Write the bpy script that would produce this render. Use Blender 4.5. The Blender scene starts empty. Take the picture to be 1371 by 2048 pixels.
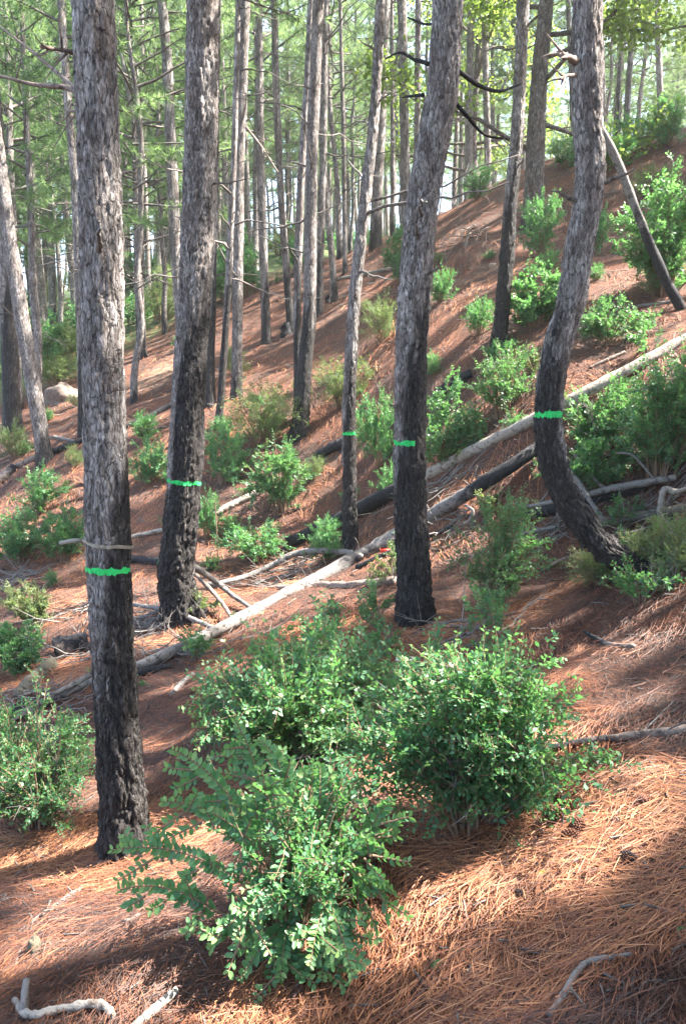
import bpy, math, random
import numpy as np
from mathutils import Vector, Matrix

scene = bpy.context.scene
C = scene.collection
R = math.radians
PI = math.pi

# ------------------------------------------------------------------ camera, sky, sun, exposure
PXW, PXH, FPX, PITCH = 1371.0, 2048.0, 1547.0, 8.0
EYE = np.array([0.0, 0.0, 1.65])
cam_data = bpy.data.cameras.new('camera')
cam = bpy.data.objects.new('camera', cam_data)
C.objects.link(cam)
cam.location = EYE
cam.rotation_euler = (R(90 - PITCH), 0, 0)
cam_data.sensor_fit = 'VERTICAL'
cam_data.sensor_height = 36.0
cam_data.lens = 36.0 * FPX / PXH
cam_data.clip_start = 0.05
cam_data.clip_end = 600
scene.camera = cam

SUN_AZ, SUN_EL = 84.0, 54.0          # clockwise from the viewing direction, height above the horizon
world = bpy.data.worlds.new('World')
scene.world = world
world.use_nodes = True
wn = world.node_tree
bg = wn.nodes['Background']
sky = wn.nodes.new('ShaderNodeTexSky')
sky.sky_type = 'NISHITA'
sky.sun_disc = False
sky.sun_elevation = R(SUN_EL)
sky.sun_rotation = R(SUN_AZ)
sky.air_density = 1.0
sky.dust_density = 2.5
sky.ozone_density = 1.0
wn.links.new(sky.outputs[0], bg.inputs[0])
bg.inputs[1].default_value = 0.10

SUNV = np.array([math.sin(R(SUN_AZ)) * math.cos(R(SUN_EL)), math.cos(R(SUN_AZ)) * math.cos(R(SUN_EL)), math.sin(R(SUN_EL))])
sl = bpy.data.lights.new('sun', 'SUN')
sl.energy = 5.0
sl.angle = R(0.53)
sl.color = (1.0, 0.94, 0.85)
sun = bpy.data.objects.new('sun', sl)
C.objects.link(sun)
sun.rotation_euler = Vector(-SUNV).to_track_quat('-Z', 'Y').to_euler()

scene.view_settings.view_transform = 'Standard'
scene.view_settings.look = 'None'
scene.view_settings.use_curve_mapping = False
scene.view_settings.gamma = 1.0
scene.view_settings.exposure = 3.22
cy = scene.cycles
cy.max_bounces = 7
cy.diffuse_bounces = 4
cy.glossy_bounces = 2
cy.transmission_bounces = 5
cy.transparent_max_bounces = 8
cy.use_adaptive_sampling = False
cy.use_denoising = True
cy.sample_clamp_indirect = 6.0

# ------------------------------------------------------------------ numeric helpers
def hashf(i, j, k, s):
    n = (i.astype(np.uint32) * np.uint32(374761393) + j.astype(np.uint32) * np.uint32(668265263)
         + k.astype(np.uint32) * np.uint32(2246822519) + np.uint32((s * 3266489917 + 12345) & 0xFFFFFFFF))
    n = (n ^ (n >> np.uint32(13))) * np.uint32(1274126177)
    n = (n ^ (n >> np.uint32(16))) * np.uint32(2654435761)
    n = n ^ (n >> np.uint32(15))
    return (n & np.uint32(0xFFFFFF)).astype(np.float64) / 16777216.0

def vnoise(p, seed=0):
    p = np.asarray(p, float)
    f = np.floor(p); t = p - f; i = f.astype(np.int64)
    t = t * t * (3 - 2 * t)
    out = 0
    for a in (0, 1):
        for b in (0, 1):
            for c in (0, 1):
                w = (t[:, 0] if a else 1 - t[:, 0]) * (t[:, 1] if b else 1 - t[:, 1]) * (t[:, 2] if c else 1 - t[:, 2])
                out = out + w * hashf(i[:, 0] + a, i[:, 1] + b, i[:, 2] + c, seed)
    return out * 2 - 1

def fbm(p, octv=3, seed=0):
    p = np.asarray(p, float); a = 1.0; s = 0; tot = 0
    for o in range(octv):
        s = s + a * vnoise(p * (2.03 ** o) + 17.3 * o, seed + o); tot += a; a *= 0.5
    return s / tot

def voronoi(p, seed=0):
    p = np.asarray(p, float)
    i = np.floor(p).astype(np.int64)
    f1 = np.full(len(p), 9.0); f2 = np.full(len(p), 9.0); cid = np.zeros(len(p))
    for a in (-1, 0, 1):
        for b in (-1, 0, 1):
            for c in (-1, 0, 1):
                x, y, z = i[:, 0] + a, i[:, 1] + b, i[:, 2] + c
                h1 = hashf(x, y, z, seed); h2 = hashf(x, y, z, seed + 1); h3 = hashf(x, y, z, seed + 2)
                d = np.sqrt((x + h1 - p[:, 0]) ** 2 + (y + h2 - p[:, 1]) ** 2 + (z + h3 - p[:, 2]) ** 2)
                n1 = d < f1
                f2 = np.where(n1, f1, np.minimum(f2, d))
                cid = np.where(n1, h2, cid)
                f1 = np.where(n1, d, f1)
    return f1, f2, cid

def sstep(a, b, x):
    t = np.clip((x - a) / (b - a), 0, 1)
    return t * t * (3 - 2 * t)

def nrm(v):
    v = np.asarray(v, float)
    return v / np.maximum(np.linalg.norm(v, axis=-1, keepdims=True), 1e-9)

cp_, sp_ = math.cos(R(PITCH)), math.sin(R(PITCH))
def ray(px, py):
    u = (px - PXW / 2) / FPX; v = (PXH / 2 - py) / FPX
    return np.array([u, cp_ + v * sp_, -sp_ + v * cp_])

def at(px, py, Y):
    d = ray(px, py)
    return EYE + d * (Y / d[1])

# ------------------------------------------------------------------ terrain height from measured spots
SPOTS = [(0, 2048, 2.15), (685, 2048, 2.02), (1371, 2048, 1.72), (245, 1690, 3.6), (0, 1700, 3.75), (685, 1700, 2.92), (1371, 1700, 2.4),
         (1371, 1300, 3.8), (0, 1300, 7.2), (830, 1235, 5.8), (365, 1220, 7.3), (700, 1095, 8.9), (1250, 1150, 6.1), (0, 1000, 13.5), (90, 920, 14),
         (130, 790, 19), (300, 760, 17), (605, 860, 12), (440, 850, 12.5), (472, 790, 14), (533, 685, 17), (640, 610, 18.5), (750, 490, 24), (500, 560, 25),
         (300, 610, 27), (100, 700, 26), (0, 760, 23), (1000, 690, 9.8), (1150, 620, 9.6), (1340, 605, 9), (900, 700, 10.3), (1100, 800, 7.8),
         (1371, 680, 7.6), (1371, 1000, 5.4), (1070, 450, 16), (950, 480, 15), (1200, 450, 15), (1371, 450, 13), (1371, 285, 17), (1180, 300, 19.5), (985, 370, 21.5)]
P3 = [at(*s) for s in SPOTS]
for x, y, z in [(0, 0, 0), (0, -8, -.3), (3, 0, .95), (8, 0, 2.9), (-6, 0, -1.6), (-6, 5, -1.5), (15, 10, 7.0), (24, 20, 10.5), (-20, 0, -4.5), (-15, 12, -1.2),
                (5, 29, 6.3), (10, 27, 7.6), (12, 42, 7.0), (1, 34, 8.2), (0, 52, 11), (-10, 46, 8.5), (-16, 62, 10.5), (-22, 32, 4.0), (-30, 52, 6.5), (20, 60, 9), (40, 40, 12), (15, -8, 5), (-20, 80, 14), (20, 90, 13),
                (-45, 20, 0), (45, 0, 14), (-40, 90, 12), (60, 90, 14), (0, -30, -1), (40, -30, 10), (-40, -30, -8)]:
    P3.append(np.array([x, y, z], float))
P3 = np.array(P3)
def _phi(r2):
    return 0.5 * r2 * np.log(r2 + 1e-9)
_n = len(P3)
_A = np.zeros((_n + 3, _n + 3))
_d2 = ((P3[:, None, :2] - P3[None, :, :2]) ** 2).sum(-1)
_A[:_n, :_n] = _phi(_d2) + np.eye(_n) * 0.25
_A[:_n, _n] = 1; _A[:_n, _n + 1:] = P3[:, :2]
_A[_n, :_n] = 1; _A[_n + 1:, :_n] = P3[:, :2].T
_w = np.linalg.solve(_A, np.concatenate([P3[:, 2], np.zeros(3)]))

def hbase(x, y):
    x = np.atleast_1d(np.asarray(x, float)); y = np.atleast_1d(np.asarray(y, float))
    out = np.empty(len(x))
    for s in range(0, len(x), 40000):
        xs, ys = x[s:s + 40000], y[s:s + 40000]
        k = _phi((xs[:, None] - P3[None, :, 0]) ** 2 + (ys[:, None] - P3[None, :, 1]) ** 2)
        out[s:s + 40000] = k @ _w[:_n] + _w[_n] + _w[_n + 1] * xs + _w[_n + 2] * ys
    return out

def height(x, y):
    x = np.atleast_1d(np.asarray(x, float)); y = np.atleast_1d(np.asarray(y, float))
    h = hbase(x, y)
    p = np.stack([x, y, x * 0], 1)
    dist = np.hypot(x, y)
    far = np.clip(dist / 12, 0.35, 1.6)
    h = h + 0.13 * far * fbm(p / 1.7, 2, 3) + 0.05 * fbm(p / 0.75, 2, 13) + 0.05 * fbm(p / 0.36, 2, 9)
    for mx, my, mr, mh in MOUNDS:
        h = h + mh * np.exp(-((x - mx) ** 2 + (y - my) ** 2) / mr ** 2)
    # eroded bank with a small scarp below the ridge
    bx, by, _ = BANK
    g = np.exp(-(((x - bx) / 1.5) ** 2 + ((y - by) / 0.9) ** 2))
    h = h - 0.5 * g * sstep(0.3, -0.3, (y - by) + 0.3 * vnoise(p / 0.6, 5))
    return h
BANK = at(955, 510, 14.2)
MOUNDS = []

def normal(x, y, e=0.06):
    hx = (height(x + e, y) - height(x - e, y)) / (2 * e); hy = (height(x, y + e) - height(x, y - e)) / (2 * e)
    return nrm(np.stack([-hx, -hy, np.ones_like(hx)], -1))

_T = np.concatenate([np.arange(0.8, 14, 0.02), np.arange(14, 40, 0.06), np.arange(40, 150, 0.3)])
def ground_hit(px, py):
    d = ray(px, py)
    q = EYE + d[None, :] * _T[:, None]
    dz = q[:, 2] - height(q[:, 0], q[:, 1])
    w = np.where(dz < 0)[0]
    if not len(w):
        return q[-1]
    i = max(w[0], 1)
    f = dz[i - 1] / (dz[i - 1] - dz[i])
    return q[i - 1] * (1 - f) + q[i] * f

# ------------------------------------------------------------------ object helpers
def make_mesh(name, V, faces, mats=(), attrs=None, smooth=False, mat_index=None):
    me = bpy.data.meshes.new(name)
    V = np.asarray(V, np.float32).reshape(-1, 3)
    if not isinstance(faces, (list, tuple)):
        faces = [faces]
    faces = [np.asarray(f, np.int32) for f in faces if len(f)]
    me.vertices.add(len(V)); me.vertices.foreach_set('co', V.ravel())
    tot = sum(f.size for f in faces)
    loops = np.concatenate([f.ravel() for f in faces]); starts = []; o = 0
    for f in faces:
        starts.append(o + np.arange(len(f)) * f.shape[1]); o += f.size
    starts = np.concatenate(starts).astype(np.int32)
    me.loops.add(tot); me.loops.foreach_set('vertex_index', loops)
    me.polygons.add(len(starts)); me.polygons.foreach_set('loop_start', starts)
    if smooth:
        me.polygons.foreach_set('use_smooth', np.ones(len(starts), bool))
    for m in mats:
        me.materials.append(m)
    if mat_index is not None:
        me.polygons.foreach_set('material_index', np.asarray(mat_index, np.int32))
    me.update(calc_edges=True)
    for k, a in (attrs or {}).items():
        at_ = me.attributes.new(k, 'FLOAT', 'POINT')
        at_.data.foreach_set('value', np.asarray(a, np.float32))
    return me

def obj(name, me, parent=None, loc=None):
    o = bpy.data.objects.new(name, me)
    C.objects.link(o)
    if parent is not None:
        o.parent = parent
    if loc is not None:
        o.location = loc
    return o

def tag(o, label=None, cat=None, group=None, kind=None):
    if label: o['label'] = label
    if cat: o['category'] = cat
    if group: o['group'] = group
    if kind: o['kind'] = kind
    return o

def empty(name, loc):
    o = bpy.data.objects.new(name, None); C.objects.link(o); o.location = loc
    o.empty_display_size = 0.2
    return o

class Acc:
    """collects vertices and faces of several shapes that make one mesh"""
    def __init__(s): s.V = []; s.Q = []; s.T = []; s.A = []; s.n = 0
    def add(s, V, quads=None, tris=None, a=0.0):
        V = np.asarray(V, float).reshape(-1, 3)
        if quads is not None and len(quads): s.Q.append(np.asarray(quads) + s.n)
        if tris is not None and len(tris): s.T.append(np.asarray(tris) + s.n)
        s.V.append(V); s.A.append(np.broadcast_to(np.asarray(a, float), (len(V),))); s.n += len(V)
    def mesh(s, name, mats, smooth=True, attr='tint'):
        F = []
        if s.Q: F.append(np.concatenate(s.Q))
        if s.T: F.append(np.concatenate(s.T))
        return make_mesh(name, np.concatenate(s.V), F, mats, {attr: np.concatenate(s.A)}, smooth)

def frames(P):
    T = nrm(np.gradient(P, axis=0))
    N = np.zeros_like(P)
    a = np.array([1.0, 0, 0]) if abs(T[0, 0]) < 0.8 else np.array([0, 1.0, 0])
    n = a - T[0] * a.dot(T[0]); N[0] = n / np.linalg.norm(n)
    for i in range(1, len(P)):
        n = N[i - 1] - T[i] * N[i - 1].dot(T[i]); N[i] = n / np.linalg.norm(n)
    return T, N, np.cross(T, N)

def grid_faces(nr, ns):
    i = np.arange(nr - 1)[:, None] * ns; j = np.arange(ns)[None, :]; k = (j + 1) % ns
    return np.stack([i + j, i + k, i + ns + k, i + ns + j], -1).reshape(-1, 4)

def tube(P, r, ns=6, rough=0.0, seed=0):
    P = np.asarray(P, float); r = np.broadcast_to(np.asarray(r, float), (len(P),))
    T, N, B = frames(P)
    th = np.arange(ns) * 2 * PI / ns
    rr = r[:, None] * np.ones(ns)
    if rough:
        q = np.stack([np.cos(th)[None, :] + 0 * rr, np.sin(th)[None, :] + 0 * rr, np.arange(len(P))[:, None] * .6 + 0 * rr], -1).reshape(-1, 3)
        rr = rr * (1 + rough * vnoise(q * 1.3, seed).reshape(rr.shape))
    V = P[:, None, :] + rr[..., None] * (np.cos(th)[None, :, None] * N[:, None, :] + np.sin(th)[None, :, None] * B[:, None, :])
    V = np.concatenate([V.reshape(-1, 3), P[:1], P[-1:]])
    n = len(P) * ns
    j = np.arange(ns); k = (j + 1) % ns
    caps = np.concatenate([np.stack([k, j, j * 0 + n], -1), np.stack([n - ns + j, n - ns + k, j * 0 + n + 1], -1)])
    return V, grid_faces(len(P), ns), caps

def catmull(P, n):
    P = np.asarray(P, float)
    if len(P) == 2:
        return P[0] + (P[1] - P[0]) * np.linspace(0, 1, n)[:, None]
    Q = np.concatenate([[2 * P[0] - P[1]], P, [2 * P[-1] - P[-2]]])
    L = np.concatenate([[0], np.cumsum(np.linalg.norm(np.diff(P, axis=0), axis=1))])
    u = np.linspace(0, L[-1], n)
    i = np.clip(np.searchsorted(L, u, 'right') - 1, 0, len(P) - 2)
    t = ((u - L[i]) / np.maximum(L[i + 1] - L[i], 1e-9))[:, None]
    a, b, c, d = Q[i], Q[i + 1], Q[i + 2], Q[i + 3]
    return 0.5 * (2 * b + (c - a) * t + (2 * a - 5 * b + 4 * c - d) * t * t + (3 * b - a - 3 * c + d) * t ** 3)

# ------------------------------------------------------------------ materials
class NT:
    def __init__(s, name):
        s.m = bpy.data.materials.new(name); s.m.use_nodes = True; s.t = s.m.node_tree; s.t.nodes.clear()
        s.out = s.n('OutputMaterial')
    def n(s, typ, **kw):
        nd = s.t.nodes.new('ShaderNode' + typ)
        for k, v in kw.items():
            setattr(nd, k, v)
        return nd
    def l(s, a, b): s.t.links.new(a, b)
    def set(s, sock, v):
        if hasattr(v, 'is_linked') or hasattr(v, 'links'): s.l(v, sock)
        else: sock.default_value = v
    def attr(s, name): return s.n('Attribute', attribute_name=name).outputs['Fac']
    def noise(s, vec, scale, detail=3, rough=0.55, dist=0.0):
        nd = s.n('TexNoise'); nd.inputs['Scale'].default_value = scale; nd.inputs['Detail'].default_value = detail
        nd.inputs['Roughness'].default_value = rough; nd.inputs['Distortion'].default_value = dist
        if vec is not None: s.l(vec, nd.inputs['Vector'])
        return nd.outputs['Fac']
    def mapping(s, vec, scale=(1, 1, 1), rot=(0, 0, 0)):
        nd = s.n('Mapping'); nd.inputs['Scale'].default_value = scale; nd.inputs['Rotation'].default_value = rot
        s.l(vec, nd.inputs['Vector']); return nd.outputs[0]
    def coords(s): return s.n('TexCoord').outputs['Object']
    def ramp(s, fac, stops, interp='LINEAR'):
        nd = s.n('ValToRGB'); e = nd.color_ramp; e.interpolation = interp
        while len(e.elements) < len(stops): e.elements.new(0.5)
        for el, (p, c) in zip(e.elements, stops):
            el.position = p; el.color = (*c, 1)
        s.l(fac, nd.inputs[0]); return nd.outputs[0]
    def mix(s, fac, a, b, blend='MIX'):
        nd = s.n('Mix', data_type='RGBA', blend_type=blend)
        s.set(nd.inputs[0], fac)
        for sock, v in ((nd.inputs[6], a), (nd.inputs[7], b)):
            if isinstance(v, tuple): sock.default_value = (*v, 1)
            else: s.l(v, sock)
        return nd.outputs[2]
    def math(s, op, a, b=None, c=None):
        nd = s.n('Math', operation=op)
        s.set(nd.inputs[0], a)
        if b is not None: s.set(nd.inputs[1], b)
        if c is not None: s.set(nd.inputs[2], c)
        return nd.outputs[0]
    def rng(s, v, a, b, c=0.0, d=1.0):
        nd = s.n('MapRange'); s.l(v, nd.inputs[0])
        for i, x in enumerate((a, b, c, d)): nd.inputs[i + 1].default_value = x
        return nd.outputs[0]
    def bump(s, hgt, strength=0.5, dist=0.01, normal=None):
        nd = s.n('Bump'); nd.inputs['Strength'].default_value = strength; nd.inputs['Distance'].default_value = dist
        s.l(hgt, nd.inputs['Height'])
        if normal is not None: s.l(normal, nd.inputs['Normal'])
        return nd.outputs[0]
    def principled(s, color, rough=0.9, normal=None, spec=0.3):
        p = s.n('BsdfPrincipled')
        if isinstance(color, tuple): p.inputs['Base Color'].default_value = (*color, 1)
        else: s.l(color, p.inputs['Base Color'])
        s.set(p.inputs['Roughness'], rough)
        p.inputs['Specular IOR Level'].default_value = spec
        if normal is not None: s.l(normal, p.inputs['Normal'])
        return p
    def done(s, shader):
        s.l(shader, s.out.inputs[0]); return s.m

def bark_material(name, pale=1.0, warm=0.0, fine=1.0):
    t = NT(name); co = t.coords()
    st = t.mapping(co, (1, 1, 0.30))
    n1 = t.noise(st, 8 * fine, 4, 0.6, 0.4); n2 = t.noise(st, 60 * fine, 5, 0.68, 0.3); n3 = t.noise(co, 170 * fine, 2)
    wn_ = t.n('TexNoise'); wn_.inputs['Scale'].default_value = 16 * fine; wn_.inputs['Detail'].default_value = 3; t.l(st, wn_.inputs['Vector'])
    wv = t.n('VectorMath', operation='MULTIPLY_ADD'); t.l(wn_.outputs['Color'], wv.inputs[0]); wv.inputs[1].default_value = (.055 / fine, .055 / fine, .055 / fine); t.l(st, wv.inputs[2])
    def crack(scale):
        v = t.n('TexVoronoi', feature='DISTANCE_TO_EDGE'); v.inputs['Scale'].default_value = scale; t.l(wv.outputs[0], v.inputs['Vector'])
        f = t.n('TexVoronoi', feature='F1'); f.inputs['Scale'].default_value = scale; t.l(wv.outputs[0], f.inputs['Vector'])
        sx = t.n('SeparateColor'); t.l(f.outputs['Color'], sx.inputs[0])
        return v.outputs['Distance'], sx.outputs[0]
    d1, p1 = crack(30 * fine); d2, p2 = crack(75 * fine)
    g = t.ramp(n2, [(0.34, (0.060 * pale, 0.053 * pale, 0.050 * pale)), (0.50, (0.145 * pale, 0.131 * pale, 0.124 * pale)), (0.68, (0.27 * pale, 0.25 * pale, 0.24 * pale))])
    br = t.mix(t.rng(n1, 0.42, 0.66, 0, .6), g, (0.115 + warm, 0.082 + warm * .6, 0.066))
    tone = t.math('ADD', t.rng(p1, 0, 1, .62, 1.25), t.rng(p2, 0, 1, -.16, .2))
    tc = t.n('CombineColor'); [t.l(tone, tc.inputs[k]) for k in range(3)]
    br = t.mix(1.0, br, tc.outputs[0], 'MULTIPLY')
    ck = t.math('MAXIMUM', t.rng(d1, 0.0, 0.075, 1, 0), t.math('MULTIPLY', t.rng(d2, 0.0, 0.05, 1, 0), t.rng(n1, .4, .6, 0, .7)))
    fur = t.attr('furrow')
    ck = t.math('MAXIMUM', t.math('MULTIPLY', ck, t.rng(n2, .3, .55, 1, .45)), t.math('MULTIPLY', t.rng(fur, 0.0, 0.55, 1, 0), 0.8))
    br = t.mix(t.math('MULTIPLY', ck, .85), br, (0.030, 0.021, 0.018))
    blk = t.ramp(n2, [(0.32, (0.011, 0.010, 0.010)), (0.54, (0.030, 0.026, 0.025)), (0.72, (0.095, 0.086, 0.082))])
    blk = t.mix(t.math('MULTIPLY', ck, .7), blk, (0.004, 0.004, 0.004))
    streak = t.noise(t.mapping(co, (1, 1, 0.09)), 30 * fine, 4, 0.72)
    ch = t.attr('char')
    speck = t.math('ADD', t.math('MULTIPLY', t.math('SUBTRACT', n1, .5), 1.2), t.math('ADD', t.math('MULTIPLY', t.math('SUBTRACT', n2, .5), .9), t.math('MULTIPLY', t.math('SUBTRACT', p1, .5), .35)))
    chf = t.math('SUBTRACT', t.math('ADD', ch, speck), t.math('MULTIPLY', t.rng(streak, 0.58, 0.70), .75))
    chf = t.math('MULTIPLY', t.rng(chf, 0.36, 0.60), t.rng(ch, 0.0, 0.10))
    col = t.mix(t.math('MULTIPLY', chf, .96), br, blk)
    hgt = t.math('SUBTRACT', t.math('ADD', t.math('MULTIPLY', n2, 0.7), t.math('ADD', t.math('MULTIPLY', n3, 0.25), t.math('MULTIPLY', p1, .35))), t.math('MULTIPLY', ck, .9))
    nb = t.bump(hgt, 1.0, 0.014)
    return t.done(t.principled(col, t.rng(chf, 0, 1, 0.92, 0.68), nb, 0.22).outputs[0])

def wood_material(name, a, b, dark, charred=True):
    t = NT(name); co = t.coords()
    n1 = t.noise(co, 7, 4, 0.6, 0.6); n2 = t.noise(co, 60, 4, 0.65); n3 = t.noise(t.mapping(co, (1, 1, 1)), 22, 3, 0.6)
    c = t.mix(n2, a, b)
    c = t.mix(t.rng(n3, 0.52, 0.68), c, dark)
    if charred:
        ch = t.attr('tint')
        f = t.math('ADD', ch, t.math('MULTIPLY', t.math('SUBTRACT', n1, 0.5), 0.9))
        f = t.math('MULTIPLY', t.rng(f, 0.42, 0.6), t.rng(ch, 0.02, 0.1))
        blk = t.ramp(n2, [(0.35, (0.008, 0.008, 0.01)), (0.62, (0.028, 0.026, 0.028)), (0.78, (0.14, 0.13, 0.13))])
        c = t.mix(f, c, blk)
    nb = t.bump(n2, 0.8, 0.01)
    return t.done(t.principled(c, 0.85, nb, 0.25).outputs[0])

def leaf_material(name, stops, trans, rough=0.45, spec=0.4, tr=0.35):
    t = NT(name)
    col = t.ramp(t.attr('tint'), stops)
    p = t.principled(col, rough, None, spec)
    tl = t.n('BsdfTranslucent')
    t.l(t.mix(0.75, col, trans), tl.inputs[0])
    mx = t.n('MixShader'); mx.inputs[0].default_value = tr
    t.l(p.outputs[0], mx.inputs[1]); t.l(tl.outputs[0], mx.inputs[2])
    return t.done(mx.outputs[0])

def plain(name, col, rough=0.8, spec=0.3, bumps=40):
    t = NT(name); co = t.coords(); n = t.noise(co, bumps, 4, 0.6)
    c = t.mix(n, tuple(x * 0.55 for x in col), tuple(min(1, x * 1.4) for x in col))
    return t.done(t.principled(c, rough, t.bump(n, 0.5, 0.008), spec).outputs[0])

M = {}
M['bark'] = bark_material('pine_bark', 1.65, 0.0, 1.25)
M['bark_far'] = bark_material('pine_bark_pale', 1.6, 0.0, 0.62)
M['oak_bark'] = bark_material('oak_bark', 0.95, 0.02, 0.8)
M['dead_wood'] = wood_material('weathered_wood', (0.085, 0.075, 0.07), (0.24, 0.22, 0.205), (0.045, 0.036, 0.032))
M['pale_wood'] = wood_material('pale_debarked_wood', (0.18, 0.15, 0.125), (0.36, 0.325, 0.28), (0.09, 0.065, 0.05))
M['brown_wood'] = wood_material('brown_log_bark', (0.13, 0.09, 0.07), (0.27, 0.22, 0.19), (0.07, 0.05, 0.04))
M['moss_wood'] = wood_material('mossy_wood', (0.070, 0.060, 0.042), (0.145, 0.125, 0.090), (0.05, 0.038, 0.028))
M['twig'] = wood_material('dead_twig', (0.07, 0.06, 0.055), (0.20, 0.18, 0.165), (0.05, 0.04, 0.036), False)
M['cut_wood'] = plain('sawn_wood', (0.30, 0.17, 0.10), 0.9)
M['stem'] = plain('shrub_stem', (0.17, 0.11, 0.07), 0.85)
M['paint'] = plain('green_marking_paint', (0.025, 0.45, 0.105), 0.7, 0.3, 120)
M['steel'] = plain('dull_steel_band', (0.20, 0.17, 0.13), 0.5, 0.6, 60)
M['cone'] = plain('pine_cone_scale', (0.13, 0.055, 0.035), 0.8)
M['dark_cone'] = plain('old_cone_scale', (0.035, 0.025, 0.025), 0.8)
M['red'] = plain('red_plastic', (0.55, 0.03, 0.015), 0.5)
M['white_wood'] = plain('white_chip_face', (0.62, 0.58, 0.52), 0.8)
M['rock'] = plain('soil_rock', (0.28, 0.20, 0.15), 0.95, 0.2, 8)
M['needle'] = leaf_material('pine_needles', [(0.0, (0.045, 0.105, 0.058)), (0.6, (0.090, 0.170, 0.080)), (0.9, (0.15, 0.22, 0.085)), (1.0, (0.19, 0.12, 0.05))], (0.31, 0.46, 0.15), 0.5, 0.3, 0.5)
M['oak_leaf'] = leaf_material('oak_leaves', [(0.0, (0.05, 0.10, 0.025)), (1.0, (0.12, 0.18, 0.04))], (0.36, 0.52, 0.09), 0.55, 0.3, 0.45)
M['box_leaf'] = leaf_material('box_leaves', [(0.0, (0.030, 0.088, 0.045)), (0.5, (0.062, 0.165, 0.074)), (0.8, (0.14, 0.25, 0.088)), (1.0, (0.24, 0.34, 0.11))], (0.17, 0.42, 0.09), 0.46, 0.45, 0.38)
M['broom_leaf'] = leaf_material('broom_leaves', [(0.0, (0.055, 0.11, 0.045)), (1.0, (0.17, 0.21, 0.09))], (0.22, 0.30, 0.07), 0.6, 0.3, 0.35)
M['bramble_leaf'] = leaf_material('bramble_leaves', [(0.0, (0.05, 0.12, 0.05)), (1.0, (0.09, 0.20, 0.08))], (0.17, 0.36, 0.09), 0.5, 0.3, 0.3)
M['yellow_leaf'] = leaf_material('yellow_leaves', [(0.0, (0.20, 0.22, 0.03)), (1.0, (0.36, 0.33, 0.05))], (0.4, 0.4, 0.06), 0.5, 0.3, 0.35)
M['litter'] = leaf_material('fallen_needles', [(0.0, (0.055, 0.038, 0.033)), (0.35, (0.135, 0.062, 0.042)), (0.7, (0.290, 0.110, 0.050)), (1.0, (0.42, 0.215, 0.110))], (0.30, 0.11, 0.05), 0.6, 0.25, 0.12)

def ground_material():
    t = NT('needle_covered_ground'); co = t.coords()
    w = t.n('TexNoise'); w.inputs['Scale'].default_value = 2.5; w.inputs['Detail'].default_value = 2; t.l(co, w.inputs['Vector'])
    wv = t.n('VectorMath', operation='MULTIPLY_ADD'); t.l(w.outputs['Color'], wv.inputs[0]); wv.inputs[1].default_value = (0.05, 0.05, 0.05); t.l(co, wv.inputs[2])
    co2 = wv.outputs[0]
    best = None
    for a, sc in ((0.2, 190), (1.25, 170), (2.3, 210), (0.75, 150)):
        n = t.noise(t.mapping(co2, (1, 0.085, 0.3), (0, 0, a)), sc, 1, 0.5)
        best = n if best is None else t.math('MAXIMUM', best, n)
    best = t.rng(best, 0.55, 0.82)
    big = t.noise(co, 0.9, 4, 0.6); mid = t.noise(co, 5.5, 4, 0.65); fine = t.noise(co, 45, 4, 0.7)
    warm = t.ramp(best, [(0.0, (0.070, 0.032, 0.023)), (0.5, (0.185, 0.080, 0.050)), (1.0, (0.36, 0.18, 0.11))])
    dull = t.ramp(best, [(0.0, (0.040, 0.028, 0.024)), (0.5, (0.115, 0.068, 0.052)), (1.0, (0.23, 0.145, 0.11))])
    f = t.math('ADD', t.math('MULTIPLY', big, 0.55), t.math('MULTIPLY', mid, 0.45))
    c = t.mix(t.rng(f, 0.43, 0.58), warm, dull)
    c = t.mix(t.rng(fine, 0.60, 0.72, 0, 0.6), c, (0.035, 0.025, 0.02))
    soil = t.attr('soil')
    sc_ = t.ramp(fine, [(0.3, (0.12, 0.070, 0.046)), (0.7, (0.27, 0.175, 0.125))])
    c = t.mix(t.rng(t.math('ADD', soil, t.math('MULTIPLY', t.math('SUBTRACT', mid, 0.5), 1.2)), 0.35, 0.65), c, sc_)
    gr = t.attr('green')
    gc = t.ramp(fine, [(0.35, (0.035, 0.06, 0.02)), (0.65, (0.10, 0.13, 0.05))])
    c = t.mix(t.rng(t.math('ADD', gr, t.math('MULTIPLY', t.math('SUBTRACT', mid, 0.5), 1.0)), 0.4, 0.65), c, gc)
    h = t.math('ADD', t.math('MULTIPLY', best, 0.5), t.math('MULTIPLY', fine, 0.6))
    nb = t.bump(mid, 0.5, 0.05); nb = t.bump(h, 0.9, 0.015, nb)
    return t.done(t.principled(c, 0.9, nb, 0.2).outputs[0])
M['ground'] = ground_material()

MOUNDS += [(q[0], q[1], r, h_) for q, r, h_ in [(ground_hit(250, 1695), .26, .05), (ground_hit(366, 1225), .42, .08), (ground_hit(833, 1240), .32, .06), (ground_hit(1260, 1142), .35, .06), (ground_hit(700, 1098), .26, .05), (ground_hit(998, 692), .3, .06), (ground_hit(601, 866), .4, .07)]]
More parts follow.
